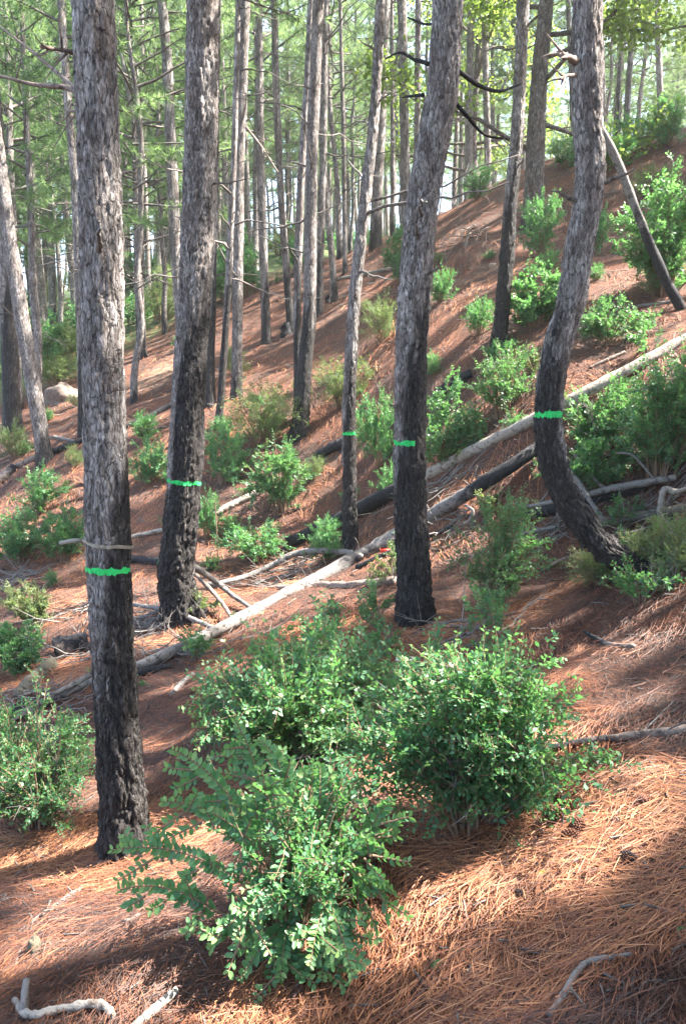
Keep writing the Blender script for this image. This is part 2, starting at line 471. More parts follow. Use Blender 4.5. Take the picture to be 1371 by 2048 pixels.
# ------------------------------------------------------------------ sky stays the world; ground sheet
def spaced(lo, hi, f0, f1, fine, grow):
    c = list(np.arange(f0, f1, fine)); s = fine; v = f0; a = []
    while v > lo: s *= grow; v -= s; a.append(v)
    s = fine; v = c[-1]; b = []
    while v < hi: s *= grow; v += s; b.append(v)
    return np.array(a[::-1] + c + b)
gx = spaced(-75, 85, -2.8, 2.8, 0.034, 1.055)
gy = spaced(-30, 130, 1.5, 6.0, 0.034, 1.035)
GX, GY = np.meshgrid(gx, gy)
gz = height(GX.ravel(), GY.ravel())
p2 = np.stack([GX.ravel(), GY.ravel(), 0 * gz], 1)
dist = np.hypot(GX.ravel(), GY.ravel())
gz += (0.012 * fbm(p2 / 0.11, 2, 21)) * (dist < 14)
soil = np.exp(-(((p2[:, 0] - BANK[0]) / 1.6) ** 2 + ((p2[:, 1] - BANK[1] + .2) / 1.1) ** 2)) * 0.42
_pb = at(300, 730, 17.5)
soil += np.exp(-(((p2[:, 0] - _pb[0]) / 1.1) ** 2 + ((p2[:, 1] - _pb[1]) / 1.6) ** 2)) * 0.9
green = sstep(20, 30, p2[:, 1] - 0.7 * p2[:, 0]) * 0.75
nx, ny = len(gx), len(gy)
I = (np.arange(ny - 1)[:, None] * nx + np.arange(nx - 1)[None, :]).ravel()
gme = make_mesh('ground', np.stack([GX.ravel(), GY.ravel(), gz], 1), np.stack([I, I + 1, I + nx + 1, I + nx], 1), [M['ground']],
                {'soil': soil, 'green': green}, True)
tag(obj('ground', gme), kind='structure', label='hillside floor covered in rusty pine needles')

# ------------------------------------------------------------------ pines
rs = np.random.RandomState(11)
TREES = {}

def path3d(px, Yk=0.0, Y=None, leany=0.0):
    b = at(px[0][0], px[0][1], Y) if Y else ground_hit(*px[0])
    out = []
    for (x, y) in px:
        d = ray(x, y)
        t = (b[1] + leany * (EYE[2] - b[2])) / (d[1] - leany * d[2])
        out.append(EYE + d * t)
    return np.array(out)

def trunk(name, P, rad, parent, seed, char_h, detail, mat, vis_len, amp=0.012, char_side=0.35, flare=0.3, knots=6, sides=None):
    """P: world points from the foot up, rad: their radii. Returns centre line sampler."""
    n = 500
    D = catmull(P, n); L = np.concatenate([[0], np.cumsum(np.linalg.norm(np.diff(D, axis=0), axis=1))])
    Lp = np.concatenate([[0], np.cumsum(np.linalg.norm(np.diff(P, axis=0), axis=1))]); Lp = Lp / Lp[-1] * L[-1]
    if detail:
        s = np.concatenate([np.arange(0, min(vis_len, L[-1]), detail), np.linspace(min(vis_len, L[-1] - .1), L[-1], 14)])
        ns = sides or 100
    else:
        s = np.linspace(0, L[-1], 44); ns = sides or 14
    c = np.stack([np.interp(s, L, D[:, k]) for k in range(3)], 1)
    r = np.interp(s, Lp, rad)
    T, N, B = frames(c)
    th = np.arange(ns) * 2 * PI / ns
    ct, sn = np.cos(th)[None, :], np.sin(th)[None, :]
    lobes = .5 + .5 * np.cos(th * 5 + seed) * np.cos(th * 2 + seed * 1.7)
    fl = np.exp(-np.maximum(s - 0.25, 0) / 0.15)[:, None]
    rr = r[:, None] * (1 + flare * fl * (.6 + 1.1 * lobes[None, :])); S = s[:, None] + 0 * ct
    q = np.stack([ct * rr, sn * rr, S], -1).reshape(-1, 3)
    rf = rr.ravel()
    low = vnoise(np.stack([(ct + 0 * S).ravel() * 0.9, (sn + 0 * S).ravel() * 0.9, S.ravel() * 1.6], 1), seed)
    disp = 0.05 * low * rf
    fur = np.ones(len(q))
    if detail:
        wq = q + 0.030 * np.stack([vnoise(q * 11, seed + 7), vnoise(q * 11, seed + 8), 2.2 * vnoise(q * 9, seed + 9)], 1)
        wq = wq + 0.008 * np.stack([vnoise(q * 45, seed + 17), vnoise(q * 45, seed + 18), 1.5 * vnoise(q * 40, seed + 19)], 1)
        low_part = np.clip(1.1 - S.ravel() / 1.9, 0, 1)
        fx = 1 / 0.040
        f1, f2, cid = voronoi(wq * np.array([fx, fx, fx * 0.13]), seed + 20)
        g1, g2, gid = voronoi(wq * np.array([fx * 1.5, fx * 1.5, fx * .8]), seed + 40)
        h1, h2, hid = voronoi(wq * np.array([fx * 3, fx * 3, fx * 1.3]), seed + 50)
        fur = sstep(0.0, 0.20, f2 - f1); fur2 = sstep(0.0, 0.16, g2 - g1)
        a = amp * (0.8 + 1.0 * low_part)
        patch = sstep(-.15, .35, vnoise(q * np.array([9, 9, 3.5]), seed + 70))
        disp = disp + a * (0.35 + .65 * np.maximum(low_part, patch * .55)) * (fur - 1) + a * 0.75 * (cid - 0.5) + (1 - .6 * low_part) * a * (0.30 * (fur2 - 1) + 0.75 * (gid - .5)) + 0.35 * a * (hid - .5) + 0.9 * a * fbm(q * np.array([38, 38, 12]), 3, seed + 3)
        fur = 1 - (1 - fur) * (.35 + .65 * np.maximum(low_part, patch * .6)) - .25 * (1 - fur2) - .3 * np.clip(.5 - gid, 0, 1)
        ks = np.random.RandomState(seed)
        for k in range(knots):
            zs = ks.uniform(1.2, max(1.4, vis_len)); t0 = ks.uniform(0, 2 * PI)
            dth = np.abs((th[None, :] - t0 + PI) % (2 * PI) - PI) * rr
            g = np.exp(-((dth / 0.035) ** 2 + ((S - zs) / 0.035) ** 2)).ravel()
            disp += 0.022 * g * (0.6 + 0.4 * vnoise(q * 50, seed + k)); fur = fur * (1 - 0.75 * g)
    else:
        disp = disp + amp * vnoise(q * np.array([40, 40, 9]), seed)
        fur = 0.55 + 0.45 * vnoise(q * np.array([45, 45, 7]), seed + 2)
    RR = rr + disp.reshape(rr.shape)
    V = c[:, None, :] + RR[..., None] * (ct[..., None] * N[:, None, :] + sn[..., None] * B[:, None, :])
    # char: burnt from the foot up, higher on the right-hand side
    dirx = (ct * N[:, None, 0] + sn * B[:, None, 0])
    wob = vnoise(np.stack([(ct + 0 * S).ravel() * 1.6, (sn + 0 * S).ravel() * 1.6, S.ravel() * 0.55], 1), seed + 60)
    lim = char_h * (1 + char_side * dirx.ravel() + 0.45 * wob)
    char = sstep(0.75, -0.55, S.ravel() - lim)
    base = P[0].copy()
    me = make_mesh(name, V.reshape(-1, 3) - base, grid_faces(len(s), ns), [mat], {'furrow': fur, 'char': char}, True)
    o = obj(name, me, parent)
    return dict(c=c, s=s, r=r, N=N, B=B, RR=RR, th=th, L=L[-1], base=base, D=D, Ls=L)

def centre(tr, z):
    return np.array([np.interp(z, tr['c'][:, 2], tr['c'][:, k]) for k in range(2)] + [z])

def band(tr, parent, zs, z_h, th_lo, th_hi, mat, name, off, seed, ragged=0.35, tilt=0.0):
    """a strip that follows the bark of trunk tr between two angles seen from the camera (0 = facing it)"""
    na, nz = 60, 5
    A = np.linspace(th_lo, th_hi, na)
    rg = np.random.RandomState(seed)
    topn = vnoise(np.stack([A * 6, A * 0, A * 0 + seed], 1), seed); botn = vnoise(np.stack([A * 7, A * 0 + 5, A * 0], 1), seed + 1)
    fine = rg.uniform(-1, 1, na) * 0.5
    V = []
    for i, a in enumerate(A):
        zc = zs + tilt * a + 0.25 * z_h * vnoise(np.array([[a * 1.4, 3.0, seed]]), seed)[0]
        lo = zc - z_h / 2 * (1 + ragged * (botn[i] + fine[i])); hi = zc + z_h / 2 * (1 + ragged * (topn[i] - fine[i]))
        for j in range(nz):
            s = lo + (hi - lo) * j / (nz - 1)
            k = np.clip(np.searchsorted(tr['s'], s), 1, len(tr['s']) - 1)
            f = (s - tr['s'][k - 1]) / (tr['s'][k] - tr['s'][k - 1])
            N = tr['N'][k]; B = tr['B'][k]
            dirv = np.array([math.sin(a), -math.cos(a), 0])
            t = math.atan2(dirv.dot(B), dirv.dot(N)) % (2 * PI)
            u = t / (2 * PI) * len(tr['th']); i0 = int(u) % len(tr['th']); i1 = (i0 + 1) % len(tr['th']); fu = u - int(u)
            rad = [(tr['RR'][kk, i0] * (1 - fu) + tr['RR'][kk, i1] * fu) for kk in (k - 1, k)]
            rad = rad[0] * (1 - f) + rad[1] * f + off
            c = tr['c'][k - 1] * (1 - f) + tr['c'][k] * f
            V.append(c + rad * (math.cos(t) * N + math.sin(t) * B))
    V = np.array(V)
    i = (np.arange(na - 1)[:, None] * nz + np.arange(nz - 1)[None, :]).ravel()
    me = make_mesh(name, V - tr['base'], np.stack([i, i + nz, i + nz + 1, i + 1], 1), [mat], None, True)
    return obj(name, me, parent)

def s_at_pixel(tr, px, py):
    """length along the trunk where its axis shows at image row py"""
    rel = tr['c'] - EYE
    yy = PXH / 2 - FPX * (rel @ np.array([0, sp_, cp_])) / (rel @ np.array([0, cp_, -sp_]))
    i = np.argmin(np.abs(yy - py) + (tr['s'] > tr['L'] * .95) * 1e4)
    return tr['s'][i]

# dead branches: shared shapes, along +X, with side twigs
def dead_branch_mesh(seed, L, r0, bend, ntw):
    g = np.random.RandomState(seed); a = Acc()
    n = 9; x = np.linspace(0, L, n)
    P = np.stack([x, np.cumsum(g.normal(0, .025 * L, n)), bend * L * (x / L) ** 2 + np.cumsum(g.normal(0, .015 * L, n))], 1); P[0] = 0
    r = r0 * (1 - 0.8 * x / L) + 0.0015
    V, q, t = tube(P, r, 6, 0.25, seed); a.add(V, q, t)
    for k in range(ntw):
        f = g.uniform(0.25, 0.95); b = np.array([np.interp(f * L, x, P[:, j]) for j in range(3)])
        d = nrm(np.array([g.uniform(.2, 1), g.choice([-1, 1]) * g.uniform(.3, 1), g.normal(0.0, .5)]))
        l = L * g.uniform(.12, .4) * (1.1 - f * .6); m = 5; u = np.linspace(0, 1, m)[:, None]
        Q = b + d * l * u + np.array([0, 0, g.uniform(-.25, .3)]) * l * u ** 2 + g.normal(0, .02 * l, (m, 3)) * u
        V, q, t = tube(Q, np.linspace(max(r0 * .38 * (1 - f * .5), .0018), .0012, m), 4); a.add(V, q, t)
    return a.mesh('dead_branch', [M['twig']])
DEAD = [dead_branch_mesh(100 + i, L, r, b, n) for i, (L, r, b, n) in enumerate(
    [(1.0, .012, .12, 5), (1.3, .014, -.18, 7), (.7, .011, .25, 3), (1.6, .016, -.05, 9), (.45, .012, .05, 1), (1.1, .012, -.35, 6), (.22, .016, .1, 0)])]

def add_dead(tr, root, z, az, scale, k, tilt=0.15):
    c = centre(tr, z); r = np.interp(z, tr['c'][:, 2], tr['r'])
    d = np.array([math.cos(az), math.sin(az), 0])
    o = obj('dead_branch', DEAD[k % len(DEAD)], root, Vector(c + d * r * 0.75 - tr['base']))
    o.rotation_euler = (random.uniform(0, 6), -tilt, az)
    o.rotation_mode = 'XYZ'
    o.scale = (scale,) * 3
    return o

# living crowns
def crown_shape(seed, z0, z1, Rm, nb, tuft_step=0.13, bl=6):
    g = np.random.RandomState(seed); limbs = []; tp = []; td = []
    for i in range(nb):
        f = (i + g.uniform(0, 1)) / nb; z = z0 + (z1 - z0) * f
        az = i * 2.399 + g.uniform(-.5, .5)
        prof = (0.45 + 0.75 * math.sin(PI * min(1, f * .8 + .22))) * (1 - f ** 3 * .75)
        ln = Rm * prof * g.uniform(.65, 1.1)
        up = g.uniform(-.15, .35) + .55 * f
        d = np.array([math.cos(az), math.sin(az), up]); d /= np.linalg.norm(d)
        u = np.linspace(0, 1, 6)[:, None]
        P = np.array([0, 0, z]) + d * ln * u + np.array([0, 0, g.uniform(-.12, .2)]) * ln * u ** 2 + g.normal(0, .02 * ln, (6, 3)) * u
        limbs.append((P, np.linspace(.022 * ln / 2 + .006, .004, 6)))
        pts = [(P, 0.5)]
        side = nrm(np.cross(d, [0, 0, 1]))
        for k in range(bl):
            ff = g.uniform(.3, .95); b = P[0] + (P[-1] - P[0]) * ff
            dd = nrm(d * .8 + side * g.choice([-1, 1]) * g.uniform(.5, 1) + np.array([0, 0, g.uniform(-.1, .4)]))
            l = ln * g.uniform(.2, .42) * (1.15 - .5 * ff)
            Q = b + dd * l * np.linspace(0, 1, 3)[:, None]
            limbs.append((Q, np.array([.007, .005, .003]))); pts.append((Q, 0.25))
        for Q, f0 in pts:
            l = np.linalg.norm(Q[-1] - Q[0]); m = max(2, int(l * (1 - f0) / tuft_step))
            uu = np.linspace(f0, 1, m); ix = uu * (len(Q) - 1); i0 = np.clip(ix.astype(int), 0, len(Q) - 2)
            tp.append(Q[i0] + (Q[i0 + 1] - Q[i0]) * (ix - i0)[:, None]); td.append(np.repeat(nrm(Q[-1:] - Q[-2:-1]), m, 0))
    return limbs, np.concatenate(tp) + g.normal(0, .03, (sum(len(x) for x in tp), 3)), np.concatenate(td)

def needle_tris(tp, td, K, ln, w, g):
    n = len(tp)
    d = nrm(td[:, None, :] * 0.75 + nrm(g.normal(0, 1, (n, K, 3)))).reshape(-1, 3)
    b = np.repeat(tp, K, 0); L = ln * g.uniform(.7, 1.15, (n * K, 1))
    s = nrm(np.cross(d, g.normal(0, 1, (n * K, 3)))) * w / 2
    droop = np.array([0, 0, -.18]) * L
    V = np.stack([b - s, b + s, b + d * L + droop], 1).reshape(-1, 3)
    T = np.arange(n * K * 3).reshape(-1, 3)
    tint = np.repeat(np.clip(np.repeat(g.uniform(0.1, .8, n), K) + g.normal(0, .15, n * K), 0, .92), 3)
    return V, T, tint

def crown_mesh(limbs, tp, td, K, ln, w, seed, axis=None):
    g = np.random.RandomState(seed); a = Acc()
    lv = []
    for P, r in limbs:
        V, q, t = tube(P, r, 4 if len(P) > 3 else 3); a.add(V, q)
    nl = len(a.Q) and sum(len(x) for x in a.Q)
    V, T, ti = needle_tris(tp, td, K, ln, w, g); a.add(V, None, T, ti)
    me = a.mesh('crown', [M['twig'], M['needle']], False)
    mi = np.zeros(len(me.polygons), np.int32); mi[nl:] = 1
    me.polygons.foreach_set('material_index', mi)
    return me

PROTO = []
for i, (z1, Rm, nb, st) in enumerate([(7.0, 2.0, 48, .12), (6.0, 1.8, 42, .12), (8.5, 2.3, 56, .13), (5.5, 2.0, 40, .11)]):
    l, tp, td = crown_shape(300 + i, 0, z1, Rm, nb, st, 5)
    PROTO.append(crown_mesh(l, tp, td, 26, .20, .010, 320 + i))

LIT = []      # world points chosen to lie in full sun (gaps are cut in the crowns for them)
def lit(px, py, r, up=0.0):
    p = ground_hit(px, py); LIT.append((p + np.array([0, 0, up]), r * (1.5 if p[1] > 4.5 else (.8 if p[1] < 3.0 and up == 0 else 1.2))))

def own_crown(tr, root, seed, z0, z1, Rm, nb, K, ln, w, step=.15, bare=False):
    """crown of one tree, in world space, with the light gaps left open"""
    limbs, tp, td = crown_shape(seed, z0, z1, Rm, nb, step)
    zb = tr['base'][2]
    def sh(P):
        P = P.copy(); P[:, 2] += zb
        P[:, 0] += np.interp(P[:, 2], tr['c'][:, 2], tr['c'][:, 0]); P[:, 1] += np.interp(P[:, 2], tr['c'][:, 2], tr['c'][:, 1])
        return P
    tp = sh(tp)
    keep = np.ones(len(tp), bool)
    for p, r in LIT:
        rel = tp - p; t = rel @ SUNV
        d = np.linalg.norm(rel - t[:, None] * SUNV, axis=1)
        keep &= ~((t > 0) & (d < r + .14))
    tp, td = tp[keep], td[keep]
    if bare: limbs = [x for x in limbs if len(x[0]) > 3]
    LP = np.concatenate([sh(P) for P, r in limbs]); li = np.repeat(np.arange(len(limbs)), [len(P) for P, r in limbs]); bad = np.zeros(len(LP), bool)
    for p, r in LIT:
        rel = LP - p; t = rel @ SUNV
        bad |= (t > 0) & (np.linalg.norm(rel - t[:, None] * SUNV, axis=1) < r * .8)
    drop = set(li[bad].tolist())
    limbs = [x for k, x in enumerate(limbs) if k not in drop]
    me = crown_mesh([(sh(P) - tr['base'], r) for P, r in limbs], tp - tr['base'], td, K, ln, w, seed + 1)
    return obj('crown', me, root)

# (key, pixel path foot -> up, px widths at foot / last point, options, label)
PINES = [
 ('T1', [(250, 1695), (246, 1600), (233, 1400), (217, 1135), (208, 800), (200, 400), (190, 150), (186, 0)], (92, 75), dict(char=1.12, det=.012, vis=4.4, sides=124, amp=.009, h=13, z0=6.5, side=.42), 'big pine nearest the camera, wearing a metal girth band above its green paint ring'),
 ('T2', [(366, 1225), (353, 1165), (357, 1100), (368, 963), (377, 800), (388, 600), (401, 300), (406, 0)], (74, 57), dict(char=2.3, det=.019, vis=6.2, sides=110, amp=.016, h=15, z0=7.5, side=.3, knots=8), 'thick half-burnt pine with a thin green ring, second large trunk from the left edge'),
 ('T3', [(833, 1240), (828, 1180), (822, 1050), (818, 888), (822, 700), (840, 453), (870, 252), (884, 180), (896, 0)], (66, 56), dict(char=1.5, det=.016, vis=5.4, sides=104, amp=.013, h=14, z0=6.8, side=.25), 'central pine with a short green paint dash at the edge of its charred foot'),
 ('T4', [(1285, 1142), (1214, 1100), (1166, 1050), (1122, 975), (1102, 902), (1096, 829), (1111, 700), (1141, 605), (1156, 504), (1175, 403), (1179, 328), (1175, 252), (1174, 126), (1174, 0)], (54, 54), dict(char=1.25, det=.015, vis=5.4, sides=100, amp=.012, h=13, z0=6.6, side=.1, flare=.05, knots=8), 'pine with a strongly curved J-shaped foot and a green paint ring'),
 ('T5', [(700, 1098), (699, 1000), (697, 868), (698, 800), (708, 600), (718, 504), (746, 252), (754, 126), (760, 0)], (30, 17), dict(char=1.6, det=.02, vis=6.6, sides=60, amp=.009, h=12, z0=7.2), 'slim pine with a thin green ring, standing just left of the central pine'),
 ('T6', [(998, 692), (1000, 655), (1014, 504), (1020, 403), (1034, 252), (1045, 0)], (29, 22), dict(char=1.7, det=.022, vis=5, sides=56, amp=.009, h=11, z0=5.6), 'dark slim pine rising behind a sunlit bush, left of the curved pine'),
 ('b', [(26, 862), (20, 700), (10, 470), (-14, 200), (-30, 0)], (34, 26), dict(char=2.5, sides=30, h=13, z0=6), 'dark leaning pine cut by the left edge of the view'),
 ('c', [(92, 925), (70, 790), (45, 640), (20, 480), (0, 330), (-30, 130)], (30, 24), dict(char=.25, sides=36, det=.04, vis=6, h=12, z0=6), 'pale sunlit leaning pine close to the left edge'),
 ('d', [(94, 702), (80, 560), (66, 400), (57, 250), (50, 100), (46, 0)], (19, 15), dict(char=.3, h=14, z0=7), 'grey pine on the far left with undergrowth at its foot'),
 ('e', [(106, 645), (104, 540), (92, 340), (77, 190), (70, 0)], (15, 11), dict(char=.2, h=14, z0=7.5), 'thin grey pine immediately right of a thicker one at far left'),
 ('f', [(166, 868), (163, 700), (152, 400), (136, 200), (122, 0)], (18, 14), dict(char=1.4, h=13, z0=6.5), 'slim pine half hidden along the left side of the banded big pine'),
 ('f2', [(154, 665), (146, 560), (130, 400), (124, 250)], (14, 11), dict(char=.6, h=12, z0=7), 'thin leaning pine between the banded big pine and the sunlit left pine'),
 ('g', [(372, 770), (362, 640), (352, 500), (340, 250), (333, 100), (324, 0)], (24, 17), dict(char=1.2, h=14, z0=7.2), 'pine hugging the left side of the thick half-burnt pine'),
 ('i', [(421, 812), (420, 720), (424, 560), (428, 430), (430, 200), (434, 0)], (19, 14), dict(char=1.8, h=13, z0=7), 'pine peeping out along the right side of the thick half-burnt pine'),
 ('j', [(437, 855), (444, 760), (455, 600), (462, 450), (468, 300), (474, 100)], (15, 10), dict(char=1.9, h=11, z0=6.6), 'very slim dark leaning pine in front of the brightest sunlit trunk'),
 ('k', [(473, 796), (474, 700), (476, 510), (479, 306), (485, 150), (491, 0)], (21, 18), dict(char=.3, h=15, z0=8, det=.04, vis=8, sides=36), 'tall straight pine with the upper trunk glaring white in the sun'),
 ('l', [(533, 686), (530, 600), (523, 400), (519, 200), (518, 0)], (18, 13), dict(char=1.1, h=14, z0=7), 'slim pine with a blackened foot in front of a stump'),
 ('m', [(582, 660), (574, 560), (562, 400), (553, 200), (548, 0)], (15, 12), dict(char=.9, h=14, z0=7.4), 'slim pine leaning gently left beside the twin pine'),
 ('n', [(601, 866), (604, 804), (612, 702), (619, 612), (622, 357), (636, 0)], (32, 20), dict(char=1.6, h=14, z0=7, det=.03, vis=7, sides=44, flare=.35), 'larger stem of the twin pine with black foot left of centre'),
 ('n1', [(596, 838), (596, 760), (594, 612), (602, 357), (615, 153), (622, 0)], (18, 12), dict(char=1.5, h=13, z0=7), 'thinner left stem of the twin pine left of centre'),
 ('n3', [(637, 632), (640, 500), (646, 300), (650, 0)], (16, 12), dict(char=1.0, h=14, z0=7.6), 'thin pine right behind the twin pine'),
 ('o', [(669, 604), (662, 500), (650, 380), (640, 220), (634, 80)], (13, 10), dict(char=.3, h=12, z0=7), 'thin pine leaning left beside the cut stub on the upper slope'),
 ('q', [(820, 560), (813, 450), (808, 250), (803, 0)], (19, 16), dict(char=.9, h=14, z0=7, Y=17), 'pine directly behind the central pine on its left'),
 ('r', [(832, 470), (834, 220), (836, 0)], (13, 11), dict(char=.4, h=14, z0=7, Y=22), 'thin lilac-grey pine just behind the top of the central pine'),
 ('t', [(750, 497), (753, 400), (760, 250), (768, 60)], (22, 18), dict(char=.7, h=13, z0=7), 'broad far pine standing on the slope right of the slim ringed pine'),
 ('t2', [(786, 472), (785, 330), (784, 200), (783, 40)], (9, 7), dict(char=.3, h=12, z0=7), 'pole-thin sunlit pine left of the central pine'),
 ('x', [(1150, 420), (1146, 290), (1135, 0)], (10, 8), dict(char=.3, h=11, z0=6, Y=19), 'thin lilac stem seen along the left side of the curved pine'),
 ('z1', [(1230, 288), (1234, 200), (1245, 50), (1250, -60)], (9, 7), dict(char=.8, h=11, z0=6), 'thin dark wavy pine on the ridge at right'),
 ('z2', [(1250, 290), (1254, 200), (1262, 90), (1272, -20)], (12, 9), dict(char=.3, h=12, z0=6), 'grey slim pine on the ridge at right'),
 ('z3', [(1205, 270), (1203, 160), (1200, 40), (1198, -30)], (12, 10), dict(char=.3, h=12, z0=6, Y=22), 'grey pine on the ridge just right of the curved pine'),
 ('a2', [(1350, 232), (1356, 120), (1364, 0)], (19, 17), dict(char=.9, h=12, z0=6), 'dark lilac pine at the top right corner'),
 ('u1', [(936, 375), (937, 300), (938, 180), (941, 30)], (16, 13), dict(Y=23, char=.2, h=13, z0=6.5), 'pale pine on the skyline right of the central pine'),
 ('u2', [(975, 345), (973, 260), (970, 130), (968, 0)], (13, 11), dict(Y=23, char=.2, h=13, z0=6.5), 'grey pine on the skyline left of the dark slim pine'),
 ('u3', [(908, 372), (912, 270), (915, 150), (918, 20)], (9, 8), dict(Y=25, char=.2, h=13, z0=6.5), 'thin pine on the skyline next to the central trunk'),
 ('v1', [(298, 612), (294, 480), (289, 350), (286, 160)], (11, 9), dict(char=.2, h=13, z0=6.5), 'thin far pine seen between the two largest left trunks'),
 ('v2', [(253, 497), (249, 400), (245, 290), (240, 100)], (8, 6), dict(char=.1, h=12, z0=6.5), 'pale pole-like far pine beside the banded big pine'),
 ('v3', [(276, 590), (274, 480), (270, 380), (262, 220)], (9, 7), dict(char=.2, h=12, z0=6.5), 'far pine left of a thin pine between the two largest left trunks'),
 ('v4', [(20, 640), (30, 480), (38, 300), (40, 150)], (12, 10), dict(char=.2, h=12, z0=6), 'grey far pine beside the sunlit left pine'),
 ('v5', [(690, 545), (688, 400), (686, 260), (682, 100)], (9, 7), dict(char=.2, h=12, z0=6.5), 'thin far pine between the twin pine and the slim ringed pine'),
]
random.seed(5)
for key, px, (w0, w1), o, label in PINES:
    P = path3d(px, Y=o.get('Y'), leany=float(rs.uniform(-.03, .04)))
    if o.get('Y'):
        g0 = height(P[0, 0], P[0, 1])[0]
        if P[0, 2] > g0:
            P = np.concatenate([[[P[0, 0], P[0, 1], g0]], P])
            px = [px[0]] + px
    Y = P[0, 1]
    r0, r1 = w0 / 2 * Y / FPX / .97, w1 / 2 * P[-1, 1] / FPX / .97
    # sink the foot, extend the stem up to its full height
    d0 = nrm(P[1] - P[0]); P = np.concatenate([[P[0] - d0 * .25], P])
    z_top = P[1, 2] + o['h']; d = nrm(P[-1] - P[-2]); ext = []; q = P[-1].copy(); nst = 5
    for k in range(nst):
        d = nrm(d * .75 + np.array([0, 0, .25])); q = q + d * max(.5, (z_top - P[-1, 2]) / nst); ext.append(q.copy())
    rad = np.concatenate([[r0 * 1.02], np.interp(np.arange(len(P) - 1), [0, len(P) - 2], [r0, r1]), np.linspace(r1 * .9, .03, nst)])
    P = np.concatenate([P, ext])
    root = empty('pine_tree', Vector(P[0]))
    grp = 'pines with green paint rings' if key in ('T1', 'T2', 'T3', 'T4', 'T5') else 'slender pines of the stand'
    tag(root, label, 'tree', grp)
    tr = trunk('trunk', P, rad, root, 1000 + len(TREES) * 13, o['char'] + .25, o.get('det'), M['bark'] if o.get('det') else M['bark_far'], o.get('vis', 6), o.get('amp', .006),
               o.get('side', .3), o.get('flare', .25), o.get('knots', 5), o.get('sides'))
    tr['root'] = root; tr['o'] = o; TREES[key] = tr

# paint rings
for key, (px, py), hpx, lo, hi, tilt in [('T1', (217, 1136), 11.5, -1.45, 1.35, -.004), ('T2', (368, 963), 7, -1.5, 1.5, 0), ('T3', (812, 888), 9, -1.5, .35, -.004), ('T4', (1096, 829), 11, -1.5, 1.5, .0), ('T5', (697, 868), 6, -1.5, 1.5, 0)]:
    tr = TREES[key]; s = s_at_pixel(tr, px, py); Y = tr['base'][1]
    az = math.atan2(tr['base'][0], tr['base'][1])
    band(tr, tr['root'], s, hpx * Y / FPX, lo - az, hi - az, M['paint'], 'paint_mark', .0025, 7 + len(key), .55, tilt)

# metal girth band with a loose tail on the nearest pine
tr = TREES['T1']; s = s_at_pixel(tr, 217, 1085)
rt = empty('girth_band', Vector(tr['base'])); tag(rt, 'thin dull metal strap round the nearest pine with a loose end sticking out left', 'strap')
band(tr, rt, s, 7 * tr['base'][1] / FPX, -1.7 - math.atan2(*tr['base'][:2]), 1.7 - math.atan2(*tr['base'][:2]), M['steel'], 'strap', .010, 3, .0, -.012)
c0 = at(178, 1083, tr['base'][1] - .02); c1 = at(150, 1081, tr['base'][1] - .05); c2 = at(118, 1087, tr['base'][1] - .03)
Pt = catmull(np.array([c0, c1, c2]), 12) - tr['base']
hh = np.array([0, .004, .0095]); V = np.concatenate([Pt - hh, Pt + hh, Pt - hh + [0, .0012, 0], Pt + hh + [0, .0012, 0]]); j = np.arange(11)
obj('strap_tail', make_mesh('strap_tail', V, np.concatenate([np.stack([j, j + 1, j + 13, j + 12], 1), np.stack([j + 24, j + 36, j + 37, j + 25], 1), np.stack([j + 12, j + 13, j + 37, j + 36], 1), np.stack([j, j + 24, j + 25, j + 1], 1)]), [M['steel']]), rt)

# ------------------------------------------------------------------ light gaps to cut into the crowns, read from the photograph
for a in [(640, 1030, .42), (590, 1065, .35), (760, 965, .4), (690, 985, .3), (565, 1000, .45, .35), (870, 905, .42, .4), (940, 930, .4), (1010, 890, .35), (1065, 640, .6, .4), (955, 670, .4, .2), (1335, 560, .8, .7),
          (1250, 760, .22), (900, 735, .5), (845, 750, .4), (690, 640, .55), (760, 575, .5), (300, 745, .9), (285, 700, .7), (340, 770, .5), (640, 1185, .3), (500, 1232, .28), (700, 1145, .25), (610, 1210, .25), (560, 1190, .3), (950, 1800, .10),
          (1050, 1755, .08), (780, 1830, .08), (870, 1812, .10), (1000, 1785, .10), (1250, 1612, .07), (1330, 1592, .07), (1180, 1632, .06), (1371, 1580, .06), (1120, 1740, .06), (450, 1650, .22, .45), (400, 1700, .2, .35),  (930, 1480, .16, .5), (100, 1240, .3), (1240, 1283, .1),
          (625, 830, .4), (340, 1275, .2), (530, 1090, .3, .15), (300, 2010, .12), (460, 2030, .12), (90, 905, .5, .3), (560, 560, .8), (310, 630, 1.2), (100, 720, 1.3), (150, 690, 1.0), (30, 740, 1.0), (500, 585, .9), (240, 640, .9), (940, 385, .8), (500, 1000, .3), (470, 1040, .3), (720, 700, .3)]:
    lit(*a)
for px_, py_, Y_, r_ in [(380, 1545, 2.72, .15), (475, 1480, 2.78, .16), (560, 1650, 2.7, .12), (640, 1800, 2.55, .12), (740, 1690, 2.65, .10), (900, 1340, 3.45, .17), (1010, 1390, 3.4, .14), (1060, 1520, 3.3, .10), (90, 1520, 3.7, .12), (640, 1330, 3.9, .14)]:
    LIT.append((at(px_, py_, Y_), r_))
gl = np.random.RandomState(21); k_ = 0  # further gaps at random spots, made up for extra sun dapple
while k_ < 60:
    x_, y_ = gl.uniform(60, 1330), gl.uniform(560, 1330)
    if (x_ > 900 and y_ > 1050) or (x_ > 360 and y_ > 1140): continue
    q_ = ground_hit(x_, y_)
    if q_[1] > 22: continue
    LIT.append((q_ + np.array([0, 0, gl.uniform(0, .4)]), gl.uniform(.16, .36))); k_ += 1
